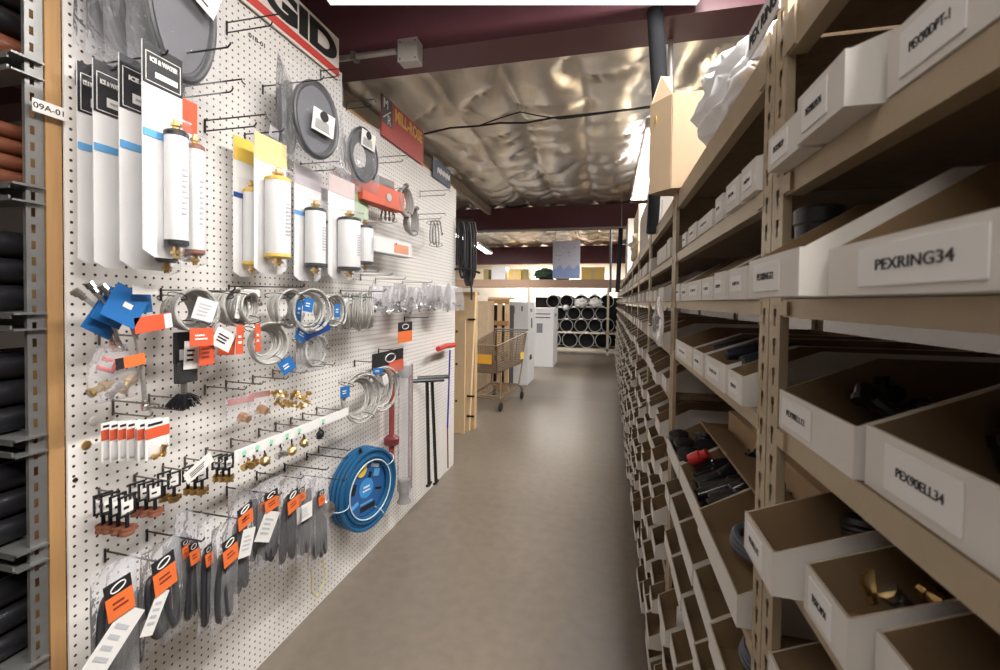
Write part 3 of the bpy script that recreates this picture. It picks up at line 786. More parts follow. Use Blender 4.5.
bagged_coil('large dark hose coil in a clear bag with label under the banner', (315, 80, 160), .18, lab=(.05, -.1, .12), inner=.12, n=10, rot=-.25, sq=.70)
bagged_coil('smaller bagged coil just beyond the large one, near the board top', (361, 126, 186), .12, lab=(.05, .5, .1), bagm=bag_grey, inner=.5, rot=-.2, sq=.72)
# grey tags on the hooks
for i, (x, y, lb) in enumerate([(274, 133, 'small grey price tag hanging left of the large bagged coil')]):
    p = bp(x, y, .12); o = MB().box(-.022, .022, -.001, .001, -.02, .02).build('price_tag', mat('grey_tag', (.45, .45, .46), .5)); o.location = p; o.rotation_euler = (0, .15, AISLE_L); tag(o, lb, 'tag')

# ---- braided metal supply lines coiled
def braided_coil(label, px, d, rot=0, tagc=None, n=7, tr=.0046, spread=.065, group=None, inner=.84, sq=.95, m=None, tie=True, name='braided_hose_coil'):
    cx, y0, y1 = px; X = BX+d; zt, zb = bp(cx, y0, d).z, bp(cx, y1, d).z; Y = bp(cx, (y0+y1)/2, d).y; R = (zt-zb)/2
    t = thing(name, label, 'hose', (X, Y, zb), AISLE_L+rot, group)
    pts = [(x, y, z+R) for x, y, z in coil_path(R-tr, n, spread, sq, int(cx*3+y0), inner*.88, jit=.13)]
    MB().tube(pts, tr, 8).build('hose', m or braid, t)
    for e, nx in ((pts[0], pts[1]), (pts[-1], pts[-2])):
        a = (Vector(e)-Vector(nx)).normalized(); MB().lathe(Vector(e), a, [(0, tr*1.25), (.012, tr*1.3), (.013, tr*1.9), (.026, tr*1.9)], n=8).build('end_fitting', chrome, t)
    if tie:
        for a in (2.4, 5.2):
            c = Vector((math.cos(a)*(R-tr)*sq*.94, 0, R+math.sin(a)*(R-tr)*.94)); u = Vector((math.cos(a), 0, math.sin(a)))
            MB().tube([c+u*(.016*math.cos(b))+Vector((0, 1, 0))*(spread*.75*math.sin(b)) for b in [2*PI*i/14 for i in range(14)]], .0016, 5, closed=True).build('tie', black_pl, t)
    if tagc:
        for j, (dx, dz, w_, h, ang, mm) in enumerate(tagc):
            s = MB().box(-w_/2, w_/2, -.0008, .0008, -h/2, h/2).build('card_tag', mm, t, smooth=False)
            s.location = (dx, -spread/2-.012-.004*j, R+dz); s.rotation_euler = (0, ang, 0)
            if mm is not paper: bars(s, -w_*.3, w_*.25, -h*.2, h*.2, 2, -.002, paper if mm is not paper else ink, seed=j)
            else: bars(s, -w_*.35, w_*.3, -h*.35, h*.3, 4, -.002, mat('pale_print', (.5,.5,.54), .7), seed=j)
    return t
o_ = orange_red
braided_coil('braided coil with orange and white tags, nearest in the upper coil row', (193, 287, 332), .16, rot=-.3, tagc=[(.01, .0, .055, .06, .3, paper), (.0, -.075, .06, .05, 0, o_)])
braided_coil('braided coil behind the nearest one in the upper coil row', (182, 291, 330), .11, rot=-.1)
braided_coil('braided coil with orange tag, second cluster of the upper coil row', (228, 288, 326), .14, rot=.1, tagc=[(-.01, .0, .02, .07, .2, paper), (-.01, -.10, .03, .09, .05, o_)])
braided_coil('braided coil overlapping the second cluster on its right', (242, 289, 324), .16, rot=.2, tagc=[(.012, -.10, .03, .09, -.05, o_)])
braided_coil('full braided coil hanging low with a blue tag behind it', (266, 320, 365), .17, rot=-.35, n=9, spread=.06, inner=.70, tagc=[(.05, -.08, .05, .05, -.5, blue_card)])
braided_coil('braided coil with blue tag, left of the blue tagged pair', (285, 288, 328), .12, rot=0, tagc=[(.02, -.01, .03, .08, .15, blue_card), (.03, -.10, .06, .05, .5, blue_card)])
braided_coil('large braided coil with blue tag, front of the blue tagged pair', (308, 288, 332), .18, rot=-.3, n=6, tagc=[(-.03, .02, .04, .05, .2, blue_card)])
braided_coil('small braided coil with blue centre tag, far side of the row', (329, 293, 328), .15, rot=-.15, tagc=[(.0, .0, .035, .055, 0, blue_card)])
braided_coil('braided coil edge-on, first of the far group at the row end', (343, 291, 330), .13, rot=.5, tagc=[(-.0, .05, .05, .035, 0, paper)])
braided_coil('braided coil edge-on, middle of the far group at the row end', (354, 291, 331), .15, rot=.6)
braided_coil('braided coil edge-on, last of the far group at the row end', (364, 292, 330), .17, rot=.7, tagc=[(.03, -.01, .02, .04, 0, blue_card)])
braided_coil('big braided coil above the blue hose coil, left one', (359, 372, 422), .16, rot=-.3, n=9, spread=.07, inner=.72, tagc=[(-.12, .05, .05, .05, 0, blue_card)])
braided_coil('big braided coil above the blue hose coil, right one', (380, 365, 411), .15, rot=-.25, n=9, spread=.06, inner=.72, tagc=[(-.06, .10, .07, .03, .1, blue_card), (-.01, .05, .035, .05, -.3, paper)])
braided_coil('grey ribbed hose coil with black ends hanging off the orange box', (404, 186, 218), .16, rot=-.1, n=4, tr=.008, m=mat('grey_ribbed_hose', (.35, .34, .33), .5), spread=.04)
braided_coil('grey ribbed hose coil with black ends, lower one by the orange box', (411, 207, 236), .14, rot=0, n=4, tr=.008, m=mat('grey_ribbed_hose', (.35, .34, .33), .5), spread=.04)
braided_coil('thin dark hose coil with black ends below the orange box', (388, 206, 222), .10, rot=.3, n=3, m=mat('bronze_hose', (.2, .17, .13), .5))
braided_coil('small thin hose coil hanging alone near the far board edge', (435, 219, 247), .10, rot=.2, n=3, m=mat('grey_ribbed_hose', (.35, .34, .33), .5))
# bagged braided coil under the blue pair
t = braided_coil('braided coil in a clear bag with a dark blue header card', (311, 334, 368), .14, rot=-.1, n=4)
zz = 0; w_ = .14
s = MB().box(-w_/2, w_/2, -.001, .001, -.022, .022).build('header_card', dark_blue, t, smooth=False); s.location = (-.005, -.035, .155); s.rotation_euler = (0, -.25, 0)
bars(s, -.04, .04, -.008, .012, 1, -.002, paper)
MB().pillow(.16, .20, .05, z0=-.015, wr=.006, seed=4).build('plastic_bag', bag_grey, t, angle=180)

# white price tags stuck above rows
for x, y, lb in [(146, 290, 'white paper tag above the blue tagged hoses'), (252, 293, 'white paper tag over the second braided cluster'), (348, 301, 'white paper tag over the far braided group')]:
    p = bp(x, y, .18); o = MB().box(-.032, .032, -.0008, .0008, -.011, .011).build('price_tag', paper); o.location = p; o.rotation_euler = (0, 0, AISLE_L); tag(o, lb, 'tag')

# ---- blue tagged straight braided hoses
def straight_hose(label, pts, d, tagq):
    P = [bp(x, y, dd) for x, y, dd in pts]; t = thing('braided_hose', label, 'hose', P[-1], 0)
    Q = []
    for i in range(len(P)-1):
        for j in range(8):
            u = j/8; p0 = P[max(i-1, 0)]; p1 = P[i]; p2 = P[i+1]; p3 = P[min(i+2, len(P)-1)]
            Q.append(.5*((2*p1)+(-p0+p2)*u+(2*p0-5*p1+4*p2-p3)*u*u+(-p0+3*p1-3*p2+p3)*u**3))
    Q.append(P[-1])
    MB().tube(Q, .0055, 8).build('hose', braid, t, world=True)
    for a, b in ((Q[0], Q[1]), (Q[-1], Q[-2])):
        ax = (a-b).normalized(); MB().lathe(a, ax, [(-.012, .007), (0, .007), (.001, .010), (.016, .010)], n=8).build('end_fitting', chrome, t, world=True)
    if tagq:
        x, y, dd, w_, h, ang = tagq; p = bp(x, y, dd)
        s = MB().box(-w_/2, w_/2, -.001, .001, -h/2, h/2).build('blue_tag', blue_card, t, smooth=False)
        s.location = p-P[-1]; s.rotation_euler = (0, ang, AISLE_L); bars(s, -w_*.1, w_*.25, -h*.15, h*.2, 1, -.002, paper)
straight_hose('braided hose with blue tag, leftmost of the three on the board', [(80, 295, .09), (100, 312, .10), (113, 345, .08)], 0, (105, 318, .105, .07, .085, .55))
straight_hose('braided hose with blue tag, middle of the three on the board', [(92, 288, .12), (108, 310, .12), (119, 345, .09)], 0, (114, 308, .125, .07, .085, .5))
straight_hose('long braided hose with blue tag, reaching down past the orange label', [(105, 290, .15), (128, 318, .15), (140, 355, .13), (145, 404, .10)], 0, (126, 306, .16, .085, .085, .5))
p = bp(131, 302, .14); o = MB().box(-.05, .05, -.001, .001, -.032, .032).build('blue_card_tag', blue_card); o.location = p; o.rotation_euler = (0, -.12, AISLE_L); bars(o, -.005, .02, -.015, .018, 1, -.002, paper); tag(o, 'loose blue card with a white mark behind the blue tagged hoses', 'tag')

# ---- cards around there
def flat_card(label, px, d, m, ang=0, deco=None, name='product_card', cat='card'):
    X, Y, w_, z0, z1 = ext(*px, d); h = z1-z0
    o = MB().box(-w_/2, w_/2, -.001, .001, -h/2, h/2).build(name, m, smooth=False, bevel=.0006)
    o.location = (X, Y, (z0+z1)/2); o.rotation_euler = (0, ang, AISLE_L); tag(o, label, cat)
    if deco == 'bars': bars(o, -w_*.34, w_*.3, -h*.25, h*.25, 3, -.0022, ink if m is paper else mat('dark_red_print', (.25, .03, .02), .6))
    if deco == 'strip': MB().box(w_*.28, w_*.49, -.002, -.0012, -h*.46, h*.46).build('barcode_strip', paper, o, smooth=False)
    return o
flat_card('orange-red card lying sideways with a white end, by the blue tags', (134, 315, 172, 331), .16, orange_red, -.12, 'strip')
flat_card('small orange card hanging below the nearest braided coil', (199, 340, 214, 365), .17, orange_red, 0, 'bars')
flat_card('white folded tag with a code square, under the second cluster', (213, 330, 233, 349), .18, paper, .5, 'bars')
flat_card('narrow white tag hanging beside the black brush', (184, 341, 198, 369), .15, paper, .05, 'bars')
flat_card('orange card behind the second braided cluster', (218, 335, 235, 355), .10, orange_red, .1, 'bars')

# ---- clear bag with orange label and brass valve
X, Y, w_, z0, z1 = ext(86, 346, 136, 402, .10)
t = thing('bagged_valve', 'clear bag with orange label holding brass and grey valves', 'bag', (X, Y, z0), AISLE_L)
h = z1-z0
MB().pillow(w_*1.0, h, .05, wr=.012, seed=9, neck=.55).build('plastic_bag', bag_grey, t, angle=180)
s = MB().box(-.035, .035, -.001, .001, -.014, .014).build('orange_label', orange, t, smooth=False); s.location = (.018, -.036, h*.72); s.rotation_euler = (0, -.1, 0)
MB().box(-.037, -.018, -.002, -.0012, -.014, .014).build('label_end', ink, s, smooth=False)
for (a, b, c_, mm, r) in (((-.05, 0, .03), (.0, 0, .05), (-.02, 0, .045), brass, .012), ((.02, 0, .02), (.055, 0, .06), (0, 0, 0), brass, .014), ((-.01, 0, .015), (.03, 0, .04), 0, chrome, .010)):
    MB().lathe(a, Vector(b)-Vector(a), [(0, r), (.008, r), (.009, r*.7), (.028, r*.7), (.029, r*1.1), (.04, r*1.1), (.041, r*.5), (.055, r*.5)], n=10).build('valve', mm, t)
MB().tube([(-.03, .004, .09), (.0, 0, .075), (.01, 0, .10), (-.02, 0, .11)], .006, 8).build('red_handle', red_pl, t)

# ---- black brush pack
X, Y, w_, z0, z1 = ext(168, 325, 197, 411, .13); h = z1-z0
t = thing('tube_brush', 'black bristle brush pack with a fanned bottom, below the orange card', 'brush', (X, Y, z0), AISLE_L)
MB().box(-w_*.32, w_*.25, -.010, .004, h*.55, h*.92).build('holder', black_pl, t, bevel=.003)
MB().box(-w_*.30, w_*.38, -.016, .004, h*.33, h*.58).build('holder', mat('charcoal_plastic', (.03, .03, .032), .4), t, bevel=.003)
MB().box(-w_*.22, w_*.12, -.012, -.0102, h*.60, h*.72).build('clip', mat('grey_tag', (.45, .45, .46), .5), t, smooth=False)
MB().cyl((0, 0, h*.20), (0, 0, h*.34), .010).build('ferrule', chrome, t)
mb = MB()
for i in range(240):
    a = rnd.uniform(-1, 1); q = rnd.uniform(-1, 1); b0 = Vector((a*w_*.18, q*.010, h*.20)); b1 = Vector((a*w_*.55, q*.022, rnd.uniform(0, .012)+abs(a)*.015))
    mb.tube([b0, b0.lerp(b1, .5)+Vector((a*.004, 0, 0)), b1], .0012, 3)
mb.build('bristles', black_pl, t)

# ---- bagged hose packs with orange labels
def hose_bag(label, px, d, lab, rot=0, seed=0, n=3, dark=None, patch=None, group=None):
    X, Y, w_, z0, z1 = ext(*px, d); h = z1-z0; w_ = max(w_, .06)
    t = thing('bagged_hose', label, 'hose bag', (X, Y, z0), AISLE_L+rot, group)
    rr = random.Random(seed+5); mb = MB()
    for i in range(n):
        cx = (i-(n-1)/2)*w_*.2; top = h*rr.uniform(.66, .80); bw = w_*rr.uniform(.13, .2); tilt = rr.uniform(-.25, .25)*w_
        zb = h*rr.uniform(.04, .12); y = rr.uniform(-.008, .008)
        pts = []
        for k in range(22):
            a = 2*PI*k/22; pts.append((cx+bw*math.cos(a)+tilt*math.sin(a)*.5, y+.006*math.cos(a), (top+zb)/2+(top-zb)/2*(abs(math.sin(a))**.7)*(1 if math.sin(a) > 0 else -1)))
        mb.tube(pts, .0085, 8, closed=True)
    mb.build('hose', dark or grey_hose, t)
    MB().pillow(w_*1.06, h*1.02, .045, z0=-.01, nu=10, nv=20, wr=.010, seed=seed, neck=.9).build('plastic_bag', bag_grey if seed % 3 else bag, t, angle=180)
    if lab:
        lx0, ly0, lx1, ly1 = lab; X2, Y2, lw, lz0, lz1 = ext(lx0, ly0, lx1, ly1, d+.03); lh = (lz1-lz0)*(.80 if lx0 < 200 else .68); lw *= .86 if lx0 < 200 else .74
        s = MB().box(-lw/2, lw/2, -.001, .0005, -lh/2, lh*.14).build('orange_label', orange, t, smooth=False)
        s.location = (Y2-Y, -.036, (lz0+lz1)/2-z0); s.rotation_euler = (0, -.12, 0)
        q = MB().box(-lw/2, lw/2, -.001, .0005, lh*.14, lh/2).build('black_band', blk_head, s, smooth=False)
        pts = [(lw*.28*math.cos(2*PI*i/20), -.0016, lh*.32+lh*.10*math.sin(2*PI*i/20)+lw*.06*math.cos(2*PI*i/20)) for i in range(20)]
        MB().tube(pts, lw*.025, 5, closed=True).build('emblem', paper, s)
        bars(s, -lw*.28, lw*.3, -lh*.28, lh*.0, 2, -.0016, mat('dark_red_print', (.25, .03, .02), .6), seed=seed)
    if patch:
        lx0, ly0, lx1, ly1, ang = patch; X2, Y2, lw, lz0, lz1 = ext(lx0, ly0, lx1, ly1, d+.03)
        s = MB().box(-lw/2, lw/2, -.0008, .0008, -(lz1-lz0)/2, (lz1-lz0)/2).build('paper_patch', paper, t, smooth=False)
        s.location = (Y2-Y, -.033, (lz0+lz1)/2-z0); s.rotation_euler = (0, ang, 0)
        bars(s, -lw*.35, lw*.3, -(lz1-lz0)*.3, (lz1-lz0)*.3, 4, -.0016, mat('pale_print', (.5, .5, .54), .7), seed=seed)
    return t
HB = [
 ('bagged dark hose with a big orange label, nearest the camera at bottom left', (92, 560, 136, 700), .20, (104, 573, 134, 620), (99, 612, 127, 672, .75)),
 ('bagged dark hose behind the nearest orange labelled bag', (108, 556, 146, 680), .13, None, None),
 ('bagged dark hose with orange label, second pair from bottom left', (140, 540, 181, 642), .19, (148, 551, 175, 595), (146, 594, 160, 632, .5)),
 ('bagged dark hose hidden behind the second orange label', (160, 534, 187, 634), .12, None, (158, 588, 174, 612, .5)),
 ('bagged dark hose, leftmost of the crowded middle row', (176, 510, 192, 614), .10, (179, 536, 188, 560), None),
 ('bagged dark hose, second of the crowded middle row', (186, 514, 203, 622), .13, (190, 538, 200, 566), None),
 ('bagged dark hose, third of the crowded middle row', (198, 518, 216, 626), .16, (203, 540, 213, 570), None),
 ('bagged dark hose with full orange label, front of the crowded row', (210, 522, 238, 626), .20, (217, 531, 238, 570), None),
 ('bagged dark hose with orange label set higher, behind the crowded row', (226, 486, 253, 598), .18, (231, 500, 253, 532), (238, 530, 252, 556, .3)),
 ('bagged dark hose at the left of the far group', (250, 484, 268, 560), .11, (256, 492, 266, 515), None),
 ('bagged dark hose loop with orange label and white slip in the far group', (260, 478, 282, 562), .16, (264, 486, 280, 514), (262, 512, 276, 540, .5)),
 ('bagged dark hose with orange label, middle of the far group', (279, 474, 300, 562), .19, (283, 486, 299, 516), None),
 ('bagged dark hose with a silver band in the far group', (297, 472, 313, 556), .17, (299, 484, 306, 504), (299, 504, 312, 520, 0)),
 ('bagged dark hose at the right end of the far group', (310, 474, 327, 562), .17, (318, 486, 325, 508), None),
]
for i, (lb, px, d, lab, patch) in enumerate(HB): hose_bag(lb, px, d, lab, rot=rnd.uniform(-.15, .1), seed=i+1, patch=patch)

# ---- yellow cord loop with a clip
mb = MB(); P = []
for i in range(40):
    a = 2*PI*i/40; P.append(bp(317+7*math.cos(a)+1.2*math.sin(5*a), 567+30*math.sin(a), .06+.004*math.sin(3*a)))
t = thing('cord_loop', 'yellow cord loop hanging low on the pegboard by the floor', 'cord', P[30], 0)
mb.tube(P, .0028, 6, closed=True); mb.build('cord', yellow_cord, t, world=True)
a = bp(319, 538, .06); MB().lathe(a, (0, 0, -1), [(0, .006), (.02, .012), (.05, .012), (.06, .005)], n=10).build('clip', chrome, t, world=True)
# round chrome drain piece left of the blue hose
a = bp(325, 508, .16); o = MB().lathe((0, 0, 0), (.8, -.6, .1), [(0, .010), (.01, .028), (.02, .034), (.026, .034), (.03, .028)], n=20).build('drain_cup', chrome); o.location = a; tag(o, 'small shiny round cup hanging left of the blue hose coil', 'fitting')

# ---- orange-white small packs
for i in range(7):
    x0 = 101+i*8.5 if i < 5 else 137+(i-5)*8; d = .06+i*.018
    px = (x0, 422-i*.4, x0+ (15 if i < 5 else 24), 460-i*.4)
    X, Y, w_, z0, z1 = ext(*px, d); h = z1-z0
    t = thing('small_fitting_pack', f'red and white fitting pack, {ORD[i]} from the left in the small row', 'pack', (X, Y, z0), AISLE_L)
    MB().box(-w_/2, w_/2, -.0008, .0008, 0, h).build('card', paper, t, smooth=False)
    MB().box(-w_/2, w_/2, -.002, -.001, h*.55, h*.82).build('red_band', orange_red, t, smooth=False)
    bars(t, -w_*.4, w_*.4, h*.84, h*.98, 1, -.002)
    MB().pillow(w_*.8, h*.5, .018, z0=.002, nu=6, nv=6, wr=.002, seed=i).build('bubble', bag_grey, t)
    if i == 6:
        for a, b in (((-.02, -.012, .008), (.02, -.012, .016)), ((.0, -.014, .004), (.008, -.014, .03))):
            MB().lathe(a, Vector(b)-Vector(a), [(0, .008), (.006, .008), (.007, .005), (.022, .005), (.023, .008), (.03, .008)], n=8).build('brass_fitting', brass, t)

# ---- two bagged brass couplings
for i, (px, lb) in enumerate([((229, 396, 252, 423), 'bagged large brass coupling, left of the two under the wire hooks'), ((250, 391, 268, 414), 'bagged large brass coupling, right of the two under the wire hooks')]):
    X, Y, w_, z0, z1 = ext(*px, .12); h = z1-z0; t = thing('bagged_coupling', lb, 'fitting pack', (X, Y, z0), AISLE_L-.3)
    MB().pillow(w_, h, .035, wr=.004, seed=i+20, nu=8, nv=8).build('plastic_bag', bag_grey, t, angle=180)
    MB().box(-w_*.45, w_*.45, -.003, -.001, h*.72, h*.95).build('header', mat('dusty_red_card', (.40, .08, .06), .6), t, smooth=False)
    MB().lathe((-w_*.1, -.01, h*.28), (.35, -.8, -.2), [(0, .014), (.004, .017), (.018, .017), (.019, .014), (.034, .014), (.036, .011)], n=8).build('coupling', mat('pale_brass', (.80, .55, .38), .3, .9), t)

# ---- loose brass tees hanging in a cluster
for i in range(16):
    x = 277+(i % 8)*4.4+rnd.uniform(-1.5, 1.5); y = 394+(i//8)*8+rnd.uniform(-3, 3)+(i % 8)*.4
    p = bp(x, y, .10+rnd.uniform(-.03, .03)); mb = MB(); r = .0058
    mb.lathe((-.013, 0, 0), (1, 0, 0), [(0, r*1.2), (.006, r*1.2), (.007, r), (.019, r), (.020, r*1.2), (.026, r*1.2)], n=8); mb.lathe((0, 0, 0), (0, 0, 1), [(0, r), (.010, r), (.011, r*1.2), (.017, r*1.2)], n=8)
    o = mb.build('brass_tee', brass); o.location = p; o.rotation_euler = (rnd.uniform(0, 6), rnd.uniform(0, 6), rnd.uniform(0, 6))
    tag(o, 'small brass tee fitting in the loose hanging brass cluster', 'fitting', 'loose brass tees on the pegboard')

# ---- black framed clamp tags with copper clamps
def clamp(label, x, y, d, sc_=1.0, met=None):
    p = bp(x, y, d); t = thing('pipe_clamp', label, 'clamp', p, AISLE_L+rnd.uniform(-.25, .1))
    f = MB(); w_, h = .040*sc_, .052*sc_
    for q in ((-w_/2, w_/2, -.004, 0), (-w_/2, w_/2, -h, -h+.004), (-w_/2, -w_/2+.0035, -h, 0), (w_/2-.0035, w_/2, -h, 0)): f.box(q[0], q[1], -.003, .003, q[2], q[3])
    f.box(-.004, .004, -.002, .002, -h-.030*sc_, -h); f.build('black_frame', black_pl, t, smooth=False)
    MB().box(-w_/2+.006, w_/2-.006, -.0015, .0015, -h+.009, -.016).build('paper_insert', paper, t, smooth=False)
    bars(t, -w_*.25, w_*.2, -h+.014, -.022, 1, -.0025)
    if met is None: return t
    r = .0135*sc_; c = -h-.030*sc_-r*.5
    mb = MB()
    pts = [(r*1.25*math.cos(a), r*1.25*math.sin(a)*.8, c) for a in [2*PI*i/18 for i in range(18)]]
    def band(u, v): a = 2*PI*u; k = 1+.06*math.sin(v*PI*3); return (r*1.2*math.cos(a)*k, r*.95*math.sin(a)*k, c+(v-.5)*r*1.5)
    mb.grid(band, 18, 6); mb.box(r*.9, r*1.7, -.003, .003, c-r*.5, c+r*.5)
    mb.build('clamp_band', met, t)
    return t
CL = [(103, 493, .06, 'first'), (110, 493, .085, 'second'), (118, 494, .11, 'third'), (127, 495, .14, 'fourth')]
for x, y, d, o_n in CL: clamp(f'copper clamp on a black framed tag, {o_n} on the nearest low hook', x, y, d, 1.0, copper)
for i, (x, y, d) in enumerate([(137, 482, .06), (146, 482, .09), (155, 482, .12)]): clamp(f'copper clamp on a black framed tag, {ORD[i]} on the middle low hook', x, y, d, .92, copper)
for i, (x, y, d) in enumerate([(164, 472, .06), (174, 472, .11)]): clamp(f'brass clamp on a black framed tag, {ORD[i]} on the far low hook', x, y, d, .85, brass)
for i, (x, y, d) in enumerate([(188, 466, .07), (195, 466, .10), (202, 466, .13), (217, 455, .07), (223, 455, .10), (229, 455, .13)]): clamp(f'black framed tag of a brass fitting, {ORD[i]} behind the near end of the price rail', x, y, d, .85, brass)
# ---- price rail
a = bp(234, 457, .17); b = bp(348, 411, .17)
W = b.y-a.y; t = thing('price_rail', 'long white price label rail with green spots across the pegboard', 'rail', (BX+.17, (a.y+b.y)/2, (a.z+b.z)/2), AISLE_L)
slope = math.atan2(b.z-a.z, W)
rail = MB().box(-W/2, W/2, -.003, .0, -.018, .018).build('rail', white_pl, t, smooth=False); rail.rotation_euler = (0, -slope, 0)
for i, x in enumerate((243, 256, 270, 286, 298, 322)):
    q = bp(x, 440, .17).y-t.location.y; m_ = MB(); m_.box(-.02, .02, -.0045, -.0032, -.015, .015); o = m_.build('price_label', paper, rail, smooth=False); o.location = (q, 0, 0)
    if i < 6: MB().lathe((0, -.0046, .002), (0, -1, 0), [(0, .009), (.0006, .009)], n=12).build('green_spot', green_pl, o)
    MB().box(-.006, .004, -.0056, -.0047, -.011, -.006).build('print', ink, o, smooth=False)
# end card of the rail, black framed
f = flat_card('white price card tilted over the black framed tags', (184, 462, 213, 474), .18, paper, -.42, 'bars', name='price_card')

# ---- brass fittings hanging under the rail
def hang_fit(label, x, y, d, kind, m):
    p = bp(x, y, d); mb = MB()
    if kind == 'valve':
        mb.lathe((-.02, 0, 0), (1, 0, 0), [(0, .012), (.010, .012), (.011, .009), (.029, .009), (.030, .012), (.040, .012)], n=10); mb.lathe((0, 0, 0), (0, 0, 1), [(0, .010), (.014, .008), (.015, .004), (.028, .004)], n=10)
    elif kind == 'ball': mb.lathe((0, 0, -.02), (0, 0, 1), [(0, .006), (.006, .014), (.016, .018), (.027, .014), (.034, .006), (.042, .005)], n=14)
    else: mb.lathe((-.010, 0, -.016), (0, 0, 1), [(0, .012), (.022, .013), (.026, .008), (.032, .004)], n=12); mb.lathe((.014, 0, -.016), (0, 0, 1), [(0, .012), (.022, .013), (.026, .008), (.032, .004)], n=12)
    t = thing('hanging_fitting', label, 'fitting', p, AISLE_L+rnd.uniform(-.4, .4))
    mb.build('body', m, t)
    MB().tube([(0, 0, .02), (0, .004, .035), (0, 0, .046)], .0025, 6).build('hanger', black_pl, t)
hang_fit('brass valve hanging under the price rail, leftmost of the fittings', 248, 466, .10, 'valve', brass)
hang_fit('second brass valve tucked beside the leftmost under the rail', 254, 464, .14, 'valve', brass)
hang_fit('bronze ball fitting under the price rail, left of centre', 265, 460, .14, 'ball', mat('bronze', (.45, .33, .16), .35, .9))
hang_fit('chrome and black tap hanging under the middle of the price rail', 281, 455, .14, 'valve', chrome)
hang_fit('yellow brass fitting hanging under the price rail, right of the tap', 292, 450, .14, 'ball', brass)
hang_fit('slim bronze fitting hanging under the price rail', 304, 442, .14, 'ball', mat('bronze', (.45, .33, .16), .35, .9))
hang_fit('pair of black knobs hanging under the far part of the rail', 320, 434, .14, 'twin', black_pl)

# ---- the blue hose coil
cx, y0, y1 = 363, 447, 527; d = .09; zt, zb = bp(cx, y0, d).z, bp(cx, y1, d).z; Y = bp(cx, 487, d).y; R = (zt-zb)/2
t = thing('hose_coil', 'round coil of blue hose with a blue printed disc in its centre', 'hose', (BX+d, Y, zb), AISLE_L-.22)
mb = MB(); rr = random.Random(2)
for i in range(13):
    rad = R-.012-(i % 4)*.016; y = -.045+(i//4)*.024+(.008 if i % 2 else 0)
    mb.tube([(rad*(1+.01*math.sin(2*a+i))*math.cos(a)*.97, y, R+rad*math.sin(a)) for a in [2*PI*k/56 for k in range(56)]], .0098, 8, closed=True)
mb.build('hose', blue_hose, t)
# centre disc with shapes
MB().lathe((0, -.02, R), (0, -1, 0), [(0, R*.66), (.002, R*.66)], n=48).build('centre_disc', mat('deep_blue_card', (.03, .12, .33), .35), t)
MB().tube([(R*.70*math.cos(a), -.055, R+R*.70*math.sin(a)) for a in [2*PI*k/56 for k in range(56)]], .0035, 8, closed=True).build('clear_rim', mat('pale_blue_plastic', (.55, .68, .78), .3), t)
def patch(x, z, w_, h, m, ang=0, nm='printed_patch'):
    o = MB().box(-w_/2, w_/2, -.001, 0, -h/2, h/2).build(nm, m, t, smooth=False); o.location = (x*R, -.0235, R+z*R); o.rotation_euler = (0, ang, 0)
mb = MB().lathe((0, -.0222, R), (0, -1, 0), [(0, R*.24), (.001, R*.24)], n=30); mb.build('centre_patch', mat('sky_blue_card', (.05, .30, .70), .4), t)
patch(0, .03, R*.22, R*.04, paper); patch(0, -.06, R*.26, R*.03, paper)
MB().lathe((-.18*R, -.026, R+.50*R), (0, -1, 0), [(0, R*.17), (.002, R*.17)], n=20).build('yellow_sticker', yellow_card, t)
for i, (x, z, w_, h, m, an) in enumerate([(.35, .28, .2, .18, stripe_blue, .3), (.42, -.15, .24, .05, ink, .3), (-.38, -.3, .22, .1, stripe_blue, -.3), (.05, -.48, .5, .12, ink, 0), (.0, -.36, .42, .05, stripe_blue, 0), (-.42, .1, .12, .26, ink, .3), (.3, .48, .3, .10, mat('pale_blue_plastic', (.55, .68, .78), .3), .4), (-.40, .38, .26, .07, stripe_blue, -.7), (.12, .3, .1, .14, ink, .4)]): patch(x, z, w_*R, h*R, m, an)
for a in (.6, 3.3, 5.2):
    c = Vector((math.cos(a)*R*.86, -.015, R+math.sin(a)*R*.86)); u = Vector((math.cos(a), 0, math.sin(a)))
    MB().tube([c+u*(R*.20*math.cos(b))+Vector((0, 1, 0))*(.052*math.sin(b)) for b in [2*PI*i/18 for i in range(18)]], .0022, 5, closed=True).build('tie', mat('pale_blue_plastic', (.55, .68, .78), .3), t)
MB().lathe((-.25*R, -.03, 2*R-.006), (0, 0, 1), [(0, .010), (.012, .010), (.013, .006), (.02, .006)], n=10).build('end_fitting', black_pl, t)

# ---- orange box of coils and little shelf things
X, Y, w_, z0, z1 = ext(361, 186, 395, 206, .12); h = z1-z0
t = thing('display_box', 'open orange box with black lid flap hanging high on the board', 'box', (X, Y, z0), AISLE_L-.15)
mb = MB(); D = .035
mb.box(-w_/2, w_/2, -D, D, 0, .003); mb.box(-w_/2, w_/2, -D, -D+.003, 0, h); mb.box(-w_/2, -w_/2+.003, -D, D, 0, h); mb.box(w_/2-.003, w_/2, -D, D, 0, h); mb.box(-w_/2, w_/2, D-.003, D, 0, h*1.7)
mb.build('box', orange_red, t, smooth=False)
MB().box(-w_*.45, w_*.45, D-.010, D-.004, h*1.05, h*1.65).build('header_panel', blk_head, t, smooth=False)
MB().lathe((w_*.1, -D-.002, h*.5), (0, -1, 0), [(0, .022), (.002, .02)], n=16).build('sticker', mat('grey_tag', (.45, .45, .46), .5), t)
X, Y, w_, z0, z1 = ext(374, 236, 406, 254, .10); h = z1-z0
t = thing('small_box', 'small white box with an orange panel held on a hook', 'box', (X, Y, z0), AISLE_L-.1)
